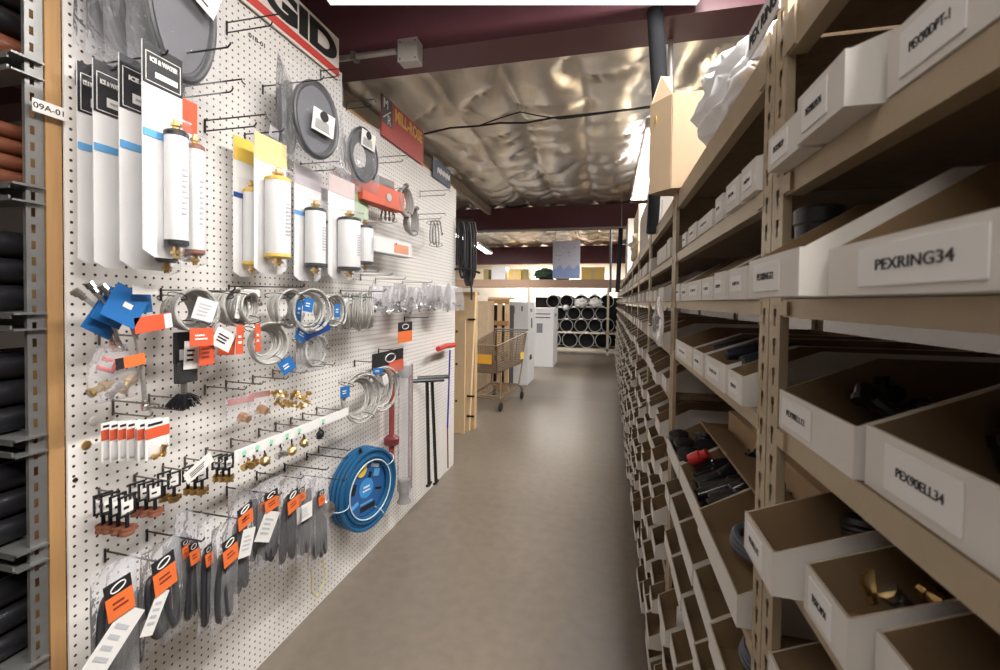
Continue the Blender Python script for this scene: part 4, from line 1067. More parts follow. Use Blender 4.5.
MB().box(-w_/2, w_/2, -.02, .02, 0, h*.8).build('box', card, t, smooth=False, bevel=.002); MB().box(w_*.0, w_*.4, -.0215, -.0202, h*.1, h*.6).build('orange_panel', mat('pale_orange_card', (.75, .32, .18), .5), t, smooth=False)
MB().box(-w_*.5, w_*.5, -.03, .03, -.006, -.0005).build('tray', mat('grey_tag', (.45, .45, .46), .5), t, smooth=False)
p = bp(398, 218, .14)
def pack_card(label, px, d, bandf=.45):
    X, Y, w_, z0, z1 = ext(*px, d); h = z1-z0; t = thing('label_pack', label, 'pack', (X, Y, z0), AISLE_L)
    MB().box(-w_/2, w_/2, -.001, .001, h*(1-bandf), h).build('black_band', blk_head, t, smooth=False); MB().box(-w_/2, w_/2, -.001, .001, 0, h*(1-bandf)-.0005).build('orange_card', orange, t, smooth=False)
    MB().tube([(w_*.22*math.cos(2*PI*i/16), -.0018, h*(1-bandf*.5)+h*.12*math.sin(2*PI*i/16)) for i in range(16)], .0025, 5, closed=True).build('emblem', paper, t)
    return t
pack_card('small pack with black top, orange bottom and white ring, far upper board', (398, 322, 412, 342), .10)
t = thing('label_pack', 'wide black header pack with orange corner above the long tubes', 'pack', (lambda e: (e[0], e[1], e[3]))(ext(372, 351, 403, 374, .10)), AISLE_L)
X, Y, w_, z0, z1 = ext(372, 351, 403, 374, .10); h = z1-z0
MB().box(-w_/2, w_/2, -.001, .001, h*.35, h).build('header', blk_head, t, smooth=False); MB().box(-w_*.0, w_/2, -.003, -.0012, 0, h*.5).build('orange_panel', orange_red, t, smooth=False)
MB().tube([(w_*.16*math.cos(2*PI*i/16)+w_*.05, -.0022, h*.68+h*.18*math.sin(2*PI*i/16)) for i in range(16)], .003, 5, closed=True).build('emblem', paper, t)
MB().pillow(w_*.9, h*.9, .03, z0=-h*.5, nu=8, nv=8, seed=77).build('plastic_bag', bag, t, angle=180)

# ---- clear bags of small shiny fittings in a row
for i in range(15):
    x = 375+i*5.7+rnd.uniform(-1, 1); d = .08+.09*(i % 3)/2
    X, Y, w_, z0, z1 = ext(x-6, 285+rnd.uniform(-3, 3), x+6, 312+rnd.uniform(-3, 3)-(i*.25), d); h = z1-z0; w_ = max(w_, .08)
    t = thing('bagged_fittings', f'clear bag of small grey fittings, {ORD[i]} from the left in the far row', 'bag', (X, Y, z0), AISLE_L+rnd.uniform(-.4, .3))
    MB().pillow(w_, h, .03, wr=.012, seed=i+40, nu=8, nv=10, neck=.8).build('plastic_bag', bag_grey, t, angle=180)
    mb = MB()
    for j in range(5):
        c = Vector((rnd.uniform(-.3, .3)*w_, rnd.uniform(-.008, .008), rnd.uniform(.01, .45)*h)); mb.lathe(c, (rnd.uniform(-1, 1), rnd.uniform(-.4, .4), rnd.uniform(-1, 1)), [(0, .008), (.006, .008), (.007, .005), (.02, .005), (.021, .008), (.027, .008)], n=7)
    mb.build('fittings', mat('dull_metal', (.30, .29, .28), .35, .8), t)

# ---- long tubes in plastic, black tools, blue rod, hanging at the far end
X, Y, w_, z0, z1 = ext(394, 362, 414, 505, .08); h = z1-z0
t = thing('plastic_tube_pack', 'tall clear tube pack with dusky red edges near the far board end', 'tube', (X, Y, z0), AISLE_L)
MB().lathe((0, 0, .09), (0, 0, 1), [(0, w_*.15), (h-.11, w_*.15), (h-.10, w_*.10)], n=16).build('clear_tube', bag_grey, t)
MB().lathe((0, 0, .02), (0, 0, 1), [(0, w_*.16), (.03, w_*.11), (.12, w_*.13), (.14, w_*.13), (.145, w_*.09)], n=16).build('grey_bulb', mat('grey_rubber', (.25, .25, .25), .5), t)
MB().box(w_*.24, w_*.36, -.008, .008, .07, h*.97).build('red_edge', mat('mauve_plastic', (.30, .17, .18), .5), t, smooth=False)
MB().lathe((0, 0, h-.10), (0, 0, 1), [(0, w_*.08), (.02, w_*.13), (.08, w_*.13), (.1, w_*.07)], n=12).build('handle', mat('grey_tag', (.45, .45, .46), .5), t)
X, Y, w_, z0, z1 = ext(386, 375, 397, 486, .06); h = z1-z0
t = thing('plunger', 'dusky red long handled plunger hanging beside the clear tube', 'plunger', (X, Y, z0), AISLE_L)
MB().cyl((0, 0, .30*h), (0, 0, h), .016, .016, n=12).build('handle', mat('dusty_red_plastic', (.30, .06, .05), .5), t)
MB().lathe((0, 0, h*.36), (0, 0, 1), [(0, .02), (.015, .045), (.05, .045), (.07, .02)], n=16).build('cup', mat('dark_red_rubber', (.16, .03, .03), .4), t)
MB().cyl((.01, 0, .0), (.01, 0, h*.36), .022, .012, n=12).build('lower_sleeve', mat('faded_red_plastic', (.42, .14, .12), .5), t)
def T_tool(label, x, y0, y1, d, xb, yb, rot):
    a = bp(x, y0, d); b = bp(xb, yb, d); t = thing('long_steel_key', label, 'tool', (b.x, b.y, b.z), AISLE_L)
    MB().tube([a, b], .0125, 8).build('shaft', black_pl, t, world=True)
    c = bp(x, y0, d); MB().tube([c+Vector((-.08, -.06, .012)), c+Vector((.10, .06, .012))], .014, 8).build('cross_handle', black_pl, t, world=True)
    mb = MB(); mb.tube([b+Vector((0, -.035, -.0)), b+Vector((0, 0, -.010)), b+Vector((0, .035, .0))], .010, 8); mb.build('fork', black_pl, t, world=True)
T_tool('black long key with crossbar, left one of the pair at the board end', 427, 382, 480, .10, 429, 484, 0)
T_tool('black long key with crossbar, right one of the pair at the board end', 432, 379, 480, .12, 436, 482, 0)
p0 = bp(450, 345, .07); p1 = bp(448, 468, .07)
t = thing('blue_rod_tool', 'thin blue rod with red grip hanging at the far end of the board', 'tool', p1, 0)
MB().tube([bp(450, 350, .07), bp(447.5, 428, .07)], .007, 8).build('rod', blue_rod, t, world=True)
MB().tube([bp(447.5, 428, .07), p1], .006, 8).build('tip', mat('rust_red_steel', (.22, .07, .05), .5), t, world=True)
MB().tube([bp(438, 349, .09), bp(446, 346, .08), bp(454, 345, .07)], .020, 8).build('grip', red_pl, t, world=True)

# ---- bundle of black hoses hung at the board end
t = thing('hose_bundle', 'bundle of black rubber hoses hanging at the far end of the board', 'hose', bp(465, 300, .10), 0)
Yh = 3.62
mb = MB()
for i in range(7):
    x0 = 457+i*2.3; x1 = x0+4+rnd.uniform(0, 5); yb = rnd.uniform(262, 286)
    P = []
    for k in range(26):
        a = 2*PI*k/26; P.append(atY((x0+x1)/2+(x1-x0)/2*math.cos(a), (222+yb)/2+(yb-222)/2*(abs(math.sin(a))**.6*(1 if math.sin(a) > 0 else -1)), Yh+.012*i+.004*math.cos(a)))
    mb.tube(P, .010, 8, closed=True)
mb.tube([atY(470, 230, Yh+.05), atY(471, 270, Yh+.05), atY(471.5, 300, Yh+.05)], .009, 8)
mb.build('hoses', black_rub, t, world=True)
MB().tube([atY(452, 218, Yh), atY(464, 220, Yh+.01), atY(473, 219, Yh+.02)], .006, 6).build('hanger', black_pl, t, world=True)
mb = MB(); mb.tube([atY(448, 270, Yh), atY(465, 268, Yh-.02), atY(480, 273, Yh-.02)], .010, 8)
mb.build('bracket', black_pl, t, world=True)
# ================================================================== CEILING THINGS
def fixture(label, loc, L, rz=0, w_=.20, lit=True, drop=None):
    t = thing('ceiling_light', label, 'light', loc, rz)
    MB().box(-w_/2, w_/2, -L/2, L/2, 0, .05).build('housing', fixture_white, t, smooth=False, bevel=.004)
    for s in (-1, 1):
        o = MB().cyl((s*w_*.25, -L/2+.03, -.006), (s*w_*.25, L/2-.03, -.006), .0125, n=12).build('tube', lamp_white, t)
    for s in (-1, 1): MB().box(-w_/2, w_/2, s*(L/2-.015)-.015, s*(L/2-.015)+.015, -.02, 0).build('end_cap', fixture_white, t, smooth=False)
    if drop:
        for s in (-1, 1): MB().cyl((0, s*L*.4, .05), (0, s*L*.4, drop-loc[2]), .003, n=6).build('hanger', wire_steel, t)
    return t
fixture('fluorescent light over the right hand rack, just above the camera', (.42, .45, 2.89), 2.4, drop=3.02)
fixture('fluorescent light behind the camera, across the aisle', (-.45, -.75, 2.89), 2.0, PI/2, drop=3.02)
fixture('fluorescent light over the rack, bright strip behind the cardboard box', (.34, 4.6, 2.73), 2.4, drop=3.02)
fixture('fluorescent light hidden behind the pegboard beyond the first beam', (-3.2, 5.0, 2.79), 2.4, drop=3.02)
fixture('fluorescent light left of the aisle before the farthest beam', (-3.5, 9.4, 2.96), 2.4)
fixture('fluorescent light over the rack far down the aisle', (.6, 8.6, 2.89), 2.4, drop=3.02)
fixture('fluorescent light over the far left floor', (-3.6, 9.0, 2.98), 2.4)
a = atZ(475, 245, 2.68); b = atZ(489, 254, 2.68)
t = fixture('slanting white fluorescent light beside the black hose bundle', ((a.x+b.x)/2, (a.y+b.y)/2, 2.70), max(1.0, (a-b).length), math.atan2(-(b.x-a.x), b.y-a.y), drop=3.02)
fixture('fluorescent light hung in front of the back wall', (-1.6, 13.5, 2.73), 3.2, PI/2, drop=3.02)
# pale fixture against the nearest beam, its lower edge at the top of the photo
zf = 2.67; a = atZ(330, 3, zf); b = atZ(702, 3, zf); Lf = (b-a).length; af = math.atan2(b.y-a.y, b.x-a.x)
t = thing('ceiling_light', 'long white light fixture across the very top edge of the photo', 'light', ((a.x+b.x)/2, (a.y+b.y)/2-.045, zf), af)
MB().box(-Lf/2, Lf/2, -.05, .05, 0, .06).build('housing', fixture_white, t, smooth=False, bevel=.006)
MB().box(-Lf/2+.01, Lf/2-.01, -.048, .048, -.006, -.0005).build('diffuser', mat('glowing_diffuser', (1, .98, .95), .4, var=0, bump=0, emit=1.0), t, smooth=False)

# junction box and conduit on the beam
p0 = atY(398, 62, 1.95); p1 = atY(417, 37, 1.95)
cond = mat('grey_conduit', (.40, .38, .36), .4, .3)
t = thing('junction_box', 'grey square electrical box on the nearest maroon beam', 'electrical box', ((p0.x+p1.x)/2, 2.018, p0.z), 0)
w_ = p1.x-p0.x; h = p1.z-p0.z
MB().box(-w_/2, w_/2, -.065, -.002, 0, h).build('box', cond, t, bevel=.002)
MB().box(-w_/2-.002, w_/2+.002, -.069, -.0655, -.002, h+.002).build('cover', cond, t, smooth=False)
for sx in (-1, 1):
    for sz in (.12, .88): MB().lathe((sx*w_*.4, -.069, h*sz), (0, -1, 0), [(0, .004), (.002, .003)], n=8).build('screw', dark_steel, t)
q0 = atY(342, 61, 1.99); q1 = atY(397, 50, 1.99)
t = thing('conduit_pipe', 'grey conduit running left from the junction box on the beam', 'pipe', (q0.x-.3, 1.985, (q0.z+q1.z)/2), 0)
MB().cyl((0, 0, 0), (q1.x-q0.x+.3, 0, 0), .014, n=12).build('pipe', cond, t); MB().box(.36, .385, -.017, .03, -.017, .020).build('strap', galv, t)
# black cable slung under the foil
P = [atZ(x, y, 2.86) for x, y in ((424, 134), (450, 128), (478, 126), (500, 123), (525, 123), (552, 118), (600, 113), (652, 107))]
o = MB().tube([p-P[0] for p in P], .008, 6).build('cable', black_rub); o.location = P[0]; tag(o, 'black cable slung across under the foil insulation', 'cable')
P = [atZ(x, y, 2.88) for x, y in ((478, 126), (500, 118), (520, 112), (540, 116), (560, 119), (600, 114), (650, 106))]
o = MB().tube([p-P[0] for p in P], .005, 6).build('cable', black_rub); o.location = P[0]; tag(o, 'thinner loop of black cable sagging beside the main cable', 'cable')
# black insulated pipe and conduit behind the cardboard box
def vpipe(label, x0, y0, x1, y1, Y, r, m, name='vertical_pipe'):
    a = atY(x0, y0, Y); b = atY(x1, y1, Y); t = thing(name, label, 'pipe', b, 0)
    MB().cyl((0, 0, 0), a-b, r, n=20).build('pipe', m, t); MB().lathe((0, 0, -.001), (0, 0, -1), [(0, r*1.0), (.004, r*.8)], n=20).build('end_ring', black_pl, t)
foam = mat('charcoal_foam', (.016, .017, .02), .85, spec=.2)
vpipe('thick black insulated pipe coming down behind the cardboard box', 655, 10, 666, 190, 2.0, .034, foam)
vpipe('short black tube hanging below the thick insulated pipe', 655, 190, 652, 233, 2.2, .026, foam)
vpipe('thin grey conduit beside the thick black pipe', 670, -30, 672, 190, 2.2, .011, cond)
vpipe('thin grey conduit continuing below the cardboard box', 661, 200, 660, 232, 2.3, .008, cond)
vpipe('thin hanging rod far down the aisle by the rack', 622, 186, 621.5, 226, 6.8, .008, galv)
vpipe('dark vertical duct hanging far down beside the rack', 621, 228.5, 617.5, 292, 7.2, .035, foam)
vpipe('thin rod with dark sleeve left of the dark duct', 611, 215, 610.5, 292, 8.2, .02, mat('dark_sleeve', (.08, .08, .09), .5))

# ================================================================== ON TOP OF THE RACK
TOPZ = 1.785
a = atY(650, 187, 1.46); b = atY(650, 94, 1.46); c = atY(672, 94, 1.46)
BXm = mat('carton_kraft', (.34, .245, .155), .8, var=.06, scale=6)
zt = b.z; x0 = a.x; y0 = 1.30; y1 = 1.46
pA = atY(650.5, 140, 1.53); pB = atY(672, 140, 1.46)
t = thing('cardboard_box', 'large open cardboard box on top of the rack spilling white film', 'box', (pA.x, 1.46, TOPZ+.001), 0)
# corner toward the camera at px 672; left face turns to the aisle, right face toward the camera
H0 = atY(672, 94, 1.46).z-TOPZ
A = Vector((0, .07, 0)); B = Vector((pB.x-pA.x, 0, 0)); C_ = Vector((.36, .0, 0)); D_ = Vector((.36, .24, 0))
def wallp(p, q, h0, h1, th=.004):
    n = (q-p).cross(Vector((0, 0, 1))).normalized()*th; mb = MB()
    mb.hexa([p, q, q+n, p+n, p+Vector((0,0,h0)), q+Vector((0,0,h1)), q+n+Vector((0,0,h1)), p+n+Vector((0,0,h0))]); return mb
for p, q, nm in ((A, B, 'side_wall'), (B, C_, 'side_wall'), (C_, D_, 'side_wall'), (D_, A, 'side_wall')):
    wallp(p, q, H0, H0).build(nm, BXm, t, smooth=False)
fl = MB(); fl.hexa([A, B, C_, D_]+[q+Vector((0, 0, .004)) for q in (A, B, C_, D_)]); fl.build('bottom', BXm, t, smooth=False)
m = MB(); m.hexa([A+Vector((0,0,H0)), B+Vector((0,0,H0)), B+Vector((.0,.003,H0)), A+Vector((.003,0,H0)), A+Vector((.03,.02,H0+.10)), B+Vector((.01,.1,H0+.10)), B+Vector((.01,.103,H0+.10)), A+Vector((.033,.02,H0+.10))]); m.build('flap', BXm, t, smooth=False)
MB().lathe(A*.72+B*.28+Vector((-.0045, -.0015, H0*.80)), (-1, -.22, 0), [(0, .014), (.001, .014)], n=14).build('yellow_sticker', yellow_card, t)
# crumpled white film
def blob(name, label, cat, c, s, m, seed, amp=.35, fr=3.2, nu=26, nv=34):
    mb = MB()
    def fn(u, v):
        th = 2*PI*u; ph = PI*v; d = Vector((math.sin(ph)*math.cos(th), math.sin(ph)*math.sin(th), math.cos(ph)))
        k = 1+amp*mnoise.noise(d*fr+Vector((seed, 0, 0)))+amp*.5*mnoise.noise(d*fr*2.7+Vector((0, seed, 0)))
        return (d.x*s[0]*k, d.y*s[1]*k, max(-s[2]*.98, d.z*s[2]*k))
    mb.grid(fn, nu, nv); o = mb.build(name, m, angle=180); o.location = (c[0], c[1], c[2]+s[2]); return tag(o, label, cat)
pf = atY(714, 130, 1.28)
blob('plastic_film', 'heap of crumpled white bubble film on top of the rack', 'plastic film', (.33, 1.10, TOPZ+.003), (.13, .24, .10), bag_white, 3, .30, 5.5)
blob('plastic_film', 'smaller crumpled white film trailing down over the rack edge', 'plastic film', (.27, .95, TOPZ+.003), (.06, .18, .045), bag_white, 8, .5)
# shelf marker strip above the near post
t = thing('shelf_marker', 'white strip reading PEX RING hanging at the top of the near post', 'label', atY(764, 22, .66)-Vector((0, 0, .02)), 0)
mb = MB(); mb.box(-.002, 0, -.06, .06, 0, .04); mb.build('plate', paper, t, smooth=False)
s = lettering('PEX RING', .024, ink, t, (-.0026, 0, .020), width=.105, bold=.0006); s.rotation_euler = (PI/2, 0, -PI/2)
t.rotation_euler = (0, 0, 0)
# boxes further along the top
def simple_box(name, label, cat, x0, x1, y0, y1, z0, z1, m, rz=0, lid=True, m2=None):
    t = thing(name, label, cat, ((x0+x1)/2, (y0+y1)/2, z0), rz); w_, d, h = (x1-x0)/2, (y1-y0)/2, z1-z0
    MB().box(-w_, w_, -d, d, 0, h-.002).build('body', m, t, smooth=False, bevel=.003)
    if lid: MB().box(-w_*.12, w_*.12, -d-.0006, d+.0006, h*.0, h).build('tape', m2 or mat('packing_tape', (.62, .50, .33), .3), t, smooth=False)
    return t
def at_top(x, X): d = ray(x, 230); return (d*(X/d.x)).y
TB = [('grey white carton standing on the rack top just beyond the black tube', 640, 648, 209, .22, mat('grey_carton', (.52, .47, .43), .7)),
      ('cream carton on the rack top, second beyond the black tube', 629, 638.5, 221, .24, mat('cream_carton', (.78, .66, .46), .7)),
      ('small white carton on the rack top farther down the aisle', 624, 628, 228, .24, white_box)]
for lb, xa, xb, yt, X, m in TB:
    ya = at_top(xb, X); yb = at_top(xa, X); zt = atX((xa+xb)/2, yt, X).z
    simple_box('carton', lb, 'box', X, X+.3, ya, min(yb, ya+.8), TOPZ+.001, min(zt, 2.62), m)
blob('plastic_bag', 'beige crumpled bag on the rack top far along the aisle', 'bag', (.32, 4.3, TOPZ+.002), (.13, .3, .17), mat('beige_bag', (.55, .45, .33), .6), 5, .35)

# ================================================================== THINGS IN THE NEAR SHELVES
def elbow(label, group, loc, r, L, m, rot):
    mb = MB(); pts = [(0, 0, -L)]+[(L*.6*(1-math.cos(a)), 0, L*.6*math.sin(a)) for a in [PI/2*i/6 for i in range(7)]]+[(L*1.6, 0, L*.6)]
    mb.tube(pts, r, 10); mb.lathe((0, 0, -L*1.1), (0, 0, 1), [(0, r*1.25), (L*.5, r*1.25)], n=10); mb.lathe((L*1.7, 0, L*.6), (-1, 0, 0), [(0, r*1.25), (L*.5, r*1.25)], n=10)
    o = mb.build('pipe_elbow', m); o.location = loc; o.rotation_euler = rot; return tag(o, label, 'fitting', group)
proto = None
def fill(n, x0, x1, y0, y1, z, label, group, r, L, m, seed, hmax=.03):
    rr = random.Random(seed); first = None
    for i in range(n):
        loc = (rr.uniform(x0, x1), rr.uniform(y0, y1), z+.016+rr.random()**2*hmax); rot = (rr.uniform(0, 6), rr.uniform(0, 6), rr.uniform(0, 6))
        if first is None: first = elbow(label, group, loc, r, L, m, rot)
        else:
            o = first.copy(); sc.collection.objects.link(o); o.location = loc; o.rotation_euler = rot
fill(18, .265, .35, .455, .585, 1.292, 'black plastic elbow heaped in the PEX90ELL12 bin', 'black elbows in the nearer small bin', .007, .014, black_pl, 1, .035)
fill(16, .27, .40, .30, .42, 1.290, 'black plastic elbow heaped in the large PEX90ELL34 bin', 'black elbows in the large bin', .009, .017, black_pl, 2)
rr = random.Random(4)
for i in range(12):
    mb = MB(); r = rr.choice([.008, .010, .014]); L = rr.choice([.02, .03, .05])
    mb.lathe((0, 0, -L/2), (0, 0, 1), [(0, r), (L*.35, r), (L*.36, r*.75), (L*.64, r*.75), (L*.65, r), (L, r)], n=10)
    o = mb.build('brass_coupling', brass if i % 3 else chrome); o.location = atZ(rr.uniform(862, 948), rr.uniform(560, 606), 1.128+.016+rr.random()*.025); o.rotation_euler = (rr.uniform(0, 6), rr.uniform(0, 6), 0); tag(o, 'brass coupling lying in the TESTCAP34 bin', 'fitting', 'brass couplings in the handwritten bin')
p = atX(808, 232, .40)
pc_ = atY(820, 208, .57); hq = pc_.z-1.4375
o = MB().lathe((0, 0, 0), (0, 0, 1), [(0, .0235), (hq*.8, .0235), (hq*.82, .0255), (hq*.97, .0255), (hq, .022)], n=24).build('pipe_plug', black_pl); o.location = (pc_.x, .57, 1.438); tag(o, 'black plastic pipe cap standing behind the PEXRING12 bin', 'fitting')
o = MB().lathe((0, 0, 0), (0, 0, 1), [(0, .03), (.06, .03), (.063, .033), (.08, .033)], n=24).build('pipe_plug', black_pl); o.location = (.55, .45, 1.438); tag(o, 'black plastic pipe cap deeper on the shelf behind PEXRING34', 'fitting')
# cartons standing in the open space of the second bay
simple_box('carton', 'white carton deep in the open gap of the second bay, under the slanted bins', 'box', .40, .60, .74, 1.44, 1.11, 1.245, white_box, lid=False)
simple_box('carton', 'brown carton under the white one in the open gap of the second bay', 'box', .36, .61, .74, 1.47, .958, 1.108, kraft, lid=True)
t = thing('open_carton', 'open brown carton with raised flap in the gap of the second bay', 'box', (.235, 1.10, .9575), 0)
MB().box(.07, .115, -.33, .33, .0, .10).build('body', brown_box, t, smooth=False)
m = MB(); m.hexa([(.07, -.32, .102), (.115, -.32, .102), (.115, .32, .102), (.07, .32, .102), (.03, -.30, .125), (.033, -.30, .128), (.033, .30, .128), (.03, .30, .125)]); m.build('flap', brown_box, t, smooth=False)
# contents of the second bay's open bins on the .955 shelf: black tubes and red caps
blk_gloss = mat('glossy_black_wrap', (.012, .012, .014), .18)
for i in range(16):
    k = i % 8; o = MB().lathe((0, 0, 0), (0, 0, 1), [(0, .013), (.004, .016), (.085, .016), (.09, .009), (.105, .009), (.108, .011), (.12, .011)], n=12).build('black_bottle', blk_gloss)
    o.location = (rnd.uniform(.205, .23)+.05*(i//8), 1.012+.029*k, .978+.030*(i//8)+rnd.uniform(0, .01)); o.rotation_euler = (rnd.uniform(-.15, .15), 1.15+rnd.uniform(-.15, .2), rnd.uniform(-.25, .25)); tag(o, 'black wrapped tube lying in the low bins of the second bay', 'tube', 'black tubes in the second bay')
for i, (x, y, z) in enumerate(((.215, 1.235, 1.02), (.215, 1.285, .99), (.235, 1.34, .985))):
    o = MB().lathe((0, 0, 0), (0, 0, 1), [(0, .016), (.03, .016), (.034, .012), (.05, .012)], n=14).build('red_cap', red_pl); o.location = (x, y, z); o.rotation_euler = (.4, .9, 0); tag(o, f'red capped tube, {ORD[i]} from the far side in the low bins of the second bay', 'cap')
for i, (y, z, w) in enumerate(((.85, .975, 'upper'), (.78, .825, 'lower'))):
    o = MB().tube([(x*.034, y_, z_*.034) for x, y_, z_ in [(math.cos(a)*(1-.03*(a/6.3)), .0012*a, math.sin(a)*(1-.03*(a/6.3))) for a in [2*PI*q/20 for q in range(64)]]], .007, 8).build('grey_tube_coil', mat('slate_tube', (.10, .11, .13), .45)); o.location = (.255, y, z+.028); o.rotation_euler = (PI/2+.2, 0, .2); tag(o, f'coil of slate grey tube in the {w} bin beside the near post', 'tube')
# odds and ends seen in the farther bins
for i in range(70):
    k = rnd.choice([1, 2, 2, 3, 3, 4]); z = rnd.choice([z_ for z_ in LV if z_ < 1.5 and not (k == 1 and z_ in (1.125, .955))])
    cand = [(key, v) for key, v in BINS.items() if key[0] == k and key[1] == z]
    if not cand: continue
    key, (o_b, X, a, b, hf) = rnd.choice(cand)
    if (b-a) < .05 or 'used' in o_b: continue
    o_b['used'] = 1
    mm = rnd.choice([black_pl, black_rub, mat('slate_tube', (.10, .11, .13), .45), white_pl, mat('dull_metal', (.30, .29, .28), .35, .8), copper])
    r = min(.024, (b-a)/2-.012); mb = MB(); L = rnd.uniform(.05, .12)
    mb.lathe((-L/2, 0, 0), (1, 0, 0), [(0, r*1.1), (L*.3, r*1.1), (L*.32, r*.85), (L*.68, r*.85), (L*.7, r*1.1), (L, r*1.1)], n=12)
    o = mb.build('pipe_fitting', mm); o.location = (X+.09+rnd.uniform(0, .05), (a+b)/2, z+.004+r*1.12); o.rotation_euler = (0, 0, rnd.uniform(-.15, .15))
    tag(o, f"loose pipe fitting lying in the {ORD[key[2]]} bin, {NAMELV[z]} shelf down, {ORD[k]} bay", 'fitting')
for o in sc.objects:
    if 'used' in o: del o['used']
# bundle lying on the slanted bins (dark cloth-like hoses) and hanging bag on second post
for i in range(3):
    y = 1.0-.1*i; P = [(0, 0, 0), (.06, .02, .012), (.13, .05, .008), (.2, .06, .0)]
    o = MB().tube(P, [.010, .016, .016, .010], 10).build('black_sleeve', mat('navy_black_sleeve', (.02, .024, .035), .5)); o.location = (.215, y, 1.335); o.rotation_euler = (0, 0, -.3+.1*i); tag(o, f'dark rubber sleeve lying across the bins below eye level, {ORD[i]} from the left', 'sleeve')
X, Yb = .196, 1.56
t = thing('hanging_bag', 'clear plastic bag hanging on the second post of the rack', 'bag', (X-.03, 1.60, 1.285), AISLE_R)
MB().pillow(.12, .17, .03, wr=.012, seed=60, neck=.7).build('plastic_bag', bag_grey, t, angle=180)

# ================================================================== FAR END
def ply(label, x0, x1, y0, y1, z1, m, group=None):
    t = thing('wooden_crate', label, 'crate', ((x0+x1)/2, y0, 0), 0); w_ = (x1-x0)/2; d = y1-y0
    return t, w_, d
a = atY(453, 430, 4.55); b = atY(465, 430, 4.55); c = atY(477, 430, 4.62)
t = thing('wooden_crate', 'tall pale wooden crate stood on end just past the pegboard', 'crate', (a.x-.25, 4.5, 0), 0)
xr = atY(465.5, 400, 4.5).x-(a.x-.25); zt1 = atY(460, 320, 4.5).z; zt2 = atY(470, 292, 4.6).z; xr2 = atY(475, 340, 4.6).x-(a.x-.25)
MB().box(0, xr-.012, 0, .018, 0, zt1).build('front_board', pine_pale, t, smooth=False)
for zz in (.35, .75, 1.1): MB().lathe(((a.x-(a.x-.25))+.05, -.001, zz), (0, -1, 0), [(0, .014), (.001, .014)], n=12).build('knot', mat('knot_wood', (.10, .05, .02), .7), t)
m = MB(); m.hexa([(xr-.01, .10, 0), (xr2-.06, .10, 0), (xr2-.06, .16, 0), (xr-.01, .16, 0), (xr-.01, .10, zt2), (xr2, .10, zt2), (xr2, .16, zt2), (xr-.01, .16, zt2)]); m.build('corner_post', pine_pale, t, smooth=False)
MB().box(0, xr-.012, .10, .14, 0, zt2-.02).build('back_board', pine_pale, t, smooth=False)
MB().box(0, xr2-.02, .17, .26, 0, zt2-.05).build('carton_inside', kraft, t, smooth=False)
for zz in (.16, .38, 1.22): MB().box(xr-.013, xr2+.004, .085, .098, zz, zz+.02).build('strap', black_pl, t, smooth=False)
for q in (0,): MB().box(0, xr2-.005, .09, .27, zt2-.03, zt2).build('top_slat', pine, t, smooth=False)
# second crate with dark openings and a carton stack
x0 = atY(487, 390, 6.9).x; x1 = atY(508, 390, 6.9).x; zt = atY(495, 299, 6.9).z
t = thing('wooden_crate', 'open slatted wooden crate with dark openings behind the cart', 'crate', (x0, 6.9, 0), 0); W = x1-x0
for x in (0, W*.45, W-.07): MB().box(x, x+.07, 0, .05, 0, zt).build('post', pine_pale, t, smooth=False)
for z in (.02, .55, zt-.42, zt-.07): MB().box(0, W, -.02, -.001, z, z+.07).build('rail', pine, t, smooth=False)
MB().box(.01, W-.01, .08, .43, .02, zt-.10).build('dark_fill', mat('brown_black_panel', (.035, .022, .02), .5), t, smooth=False)  # dark box filling the crate behind its slats
MB().box(0, W, 0, .45, zt, zt+.03).build('top_panel', pine_pale, t, smooth=False)
x0 = atY(474, 400, 6.48).x; x1 = atY(487, 400, 6.48).x; zt = atY(480, 301, 6.48).z
t = simple_box('carton', 'tall kraft carton between the two wooden crates', 'box', x0-.2, x1, 6.48, 6.85, .001, zt, mat('pale_kraft', (.60, .45, .30), .75))
# white appliance cartons
def appliance(label, xa, xb, xc, yt, Y, marks):
    x0 = atY(xa, 350, Y).x; x1 = atY(xb, 350, Y).x; zt = atY((xa+xb)/2, yt, Y).z
    d = ray(xc, 340); Yd = (d*(x1/d.x)).y
    t = thing('appliance_carton', label, 'carton', ((x0+x1)/2, Y, 0), 0); w_ = (x1-x0)/2; dd = min(Yd-Y, 1.0)
    MB().box(-w_, w_, 0, dd, .001, zt).build('body', appl_white, t, smooth=False, bevel=.006)
    for (fx, fz, fw, fh, m, side) in marks:
        if side: mb = MB().box(w_+.0006, w_+.002, dd*(fx-fw/2), dd*(fx+fw/2), zt*(fz-fh/2), zt*(fz+fh/2))
        else: mb = MB().box(w_*2*(fx-fw/2)-w_, w_*2*(fx+fw/2)-w_, -.002, -.0006, zt*(fz-fh/2), zt*(fz+fh/2))
        mb.build('printed_mark', m, t, smooth=False)
    return t
lg = mat('grey_print', (.22, .22, .24), .6)
appliance('taller white appliance carton right behind the shopping cart', 505, 528, 534.5, 302, 7.4, [(.30, .90, .22, .09, lg, 0), (.72, .92, .05, .06, ink, 0), (.4, .90, .3, .04, lg, 1), (.5, .74, .16, .12, ink, 1), (.4, .32, .3, .06, ink, 1)])
appliance('white appliance carton with a code square, beyond the taller one', 532, 553, 557.5, 308, 9.6, [(.35, .66, .28, .16, lg, 0), (.5, .90, .7, .015, ink, 0), (.5, .84, .7, .015, ink, 0), (.45, .88, .4, .05, lg, 1)])

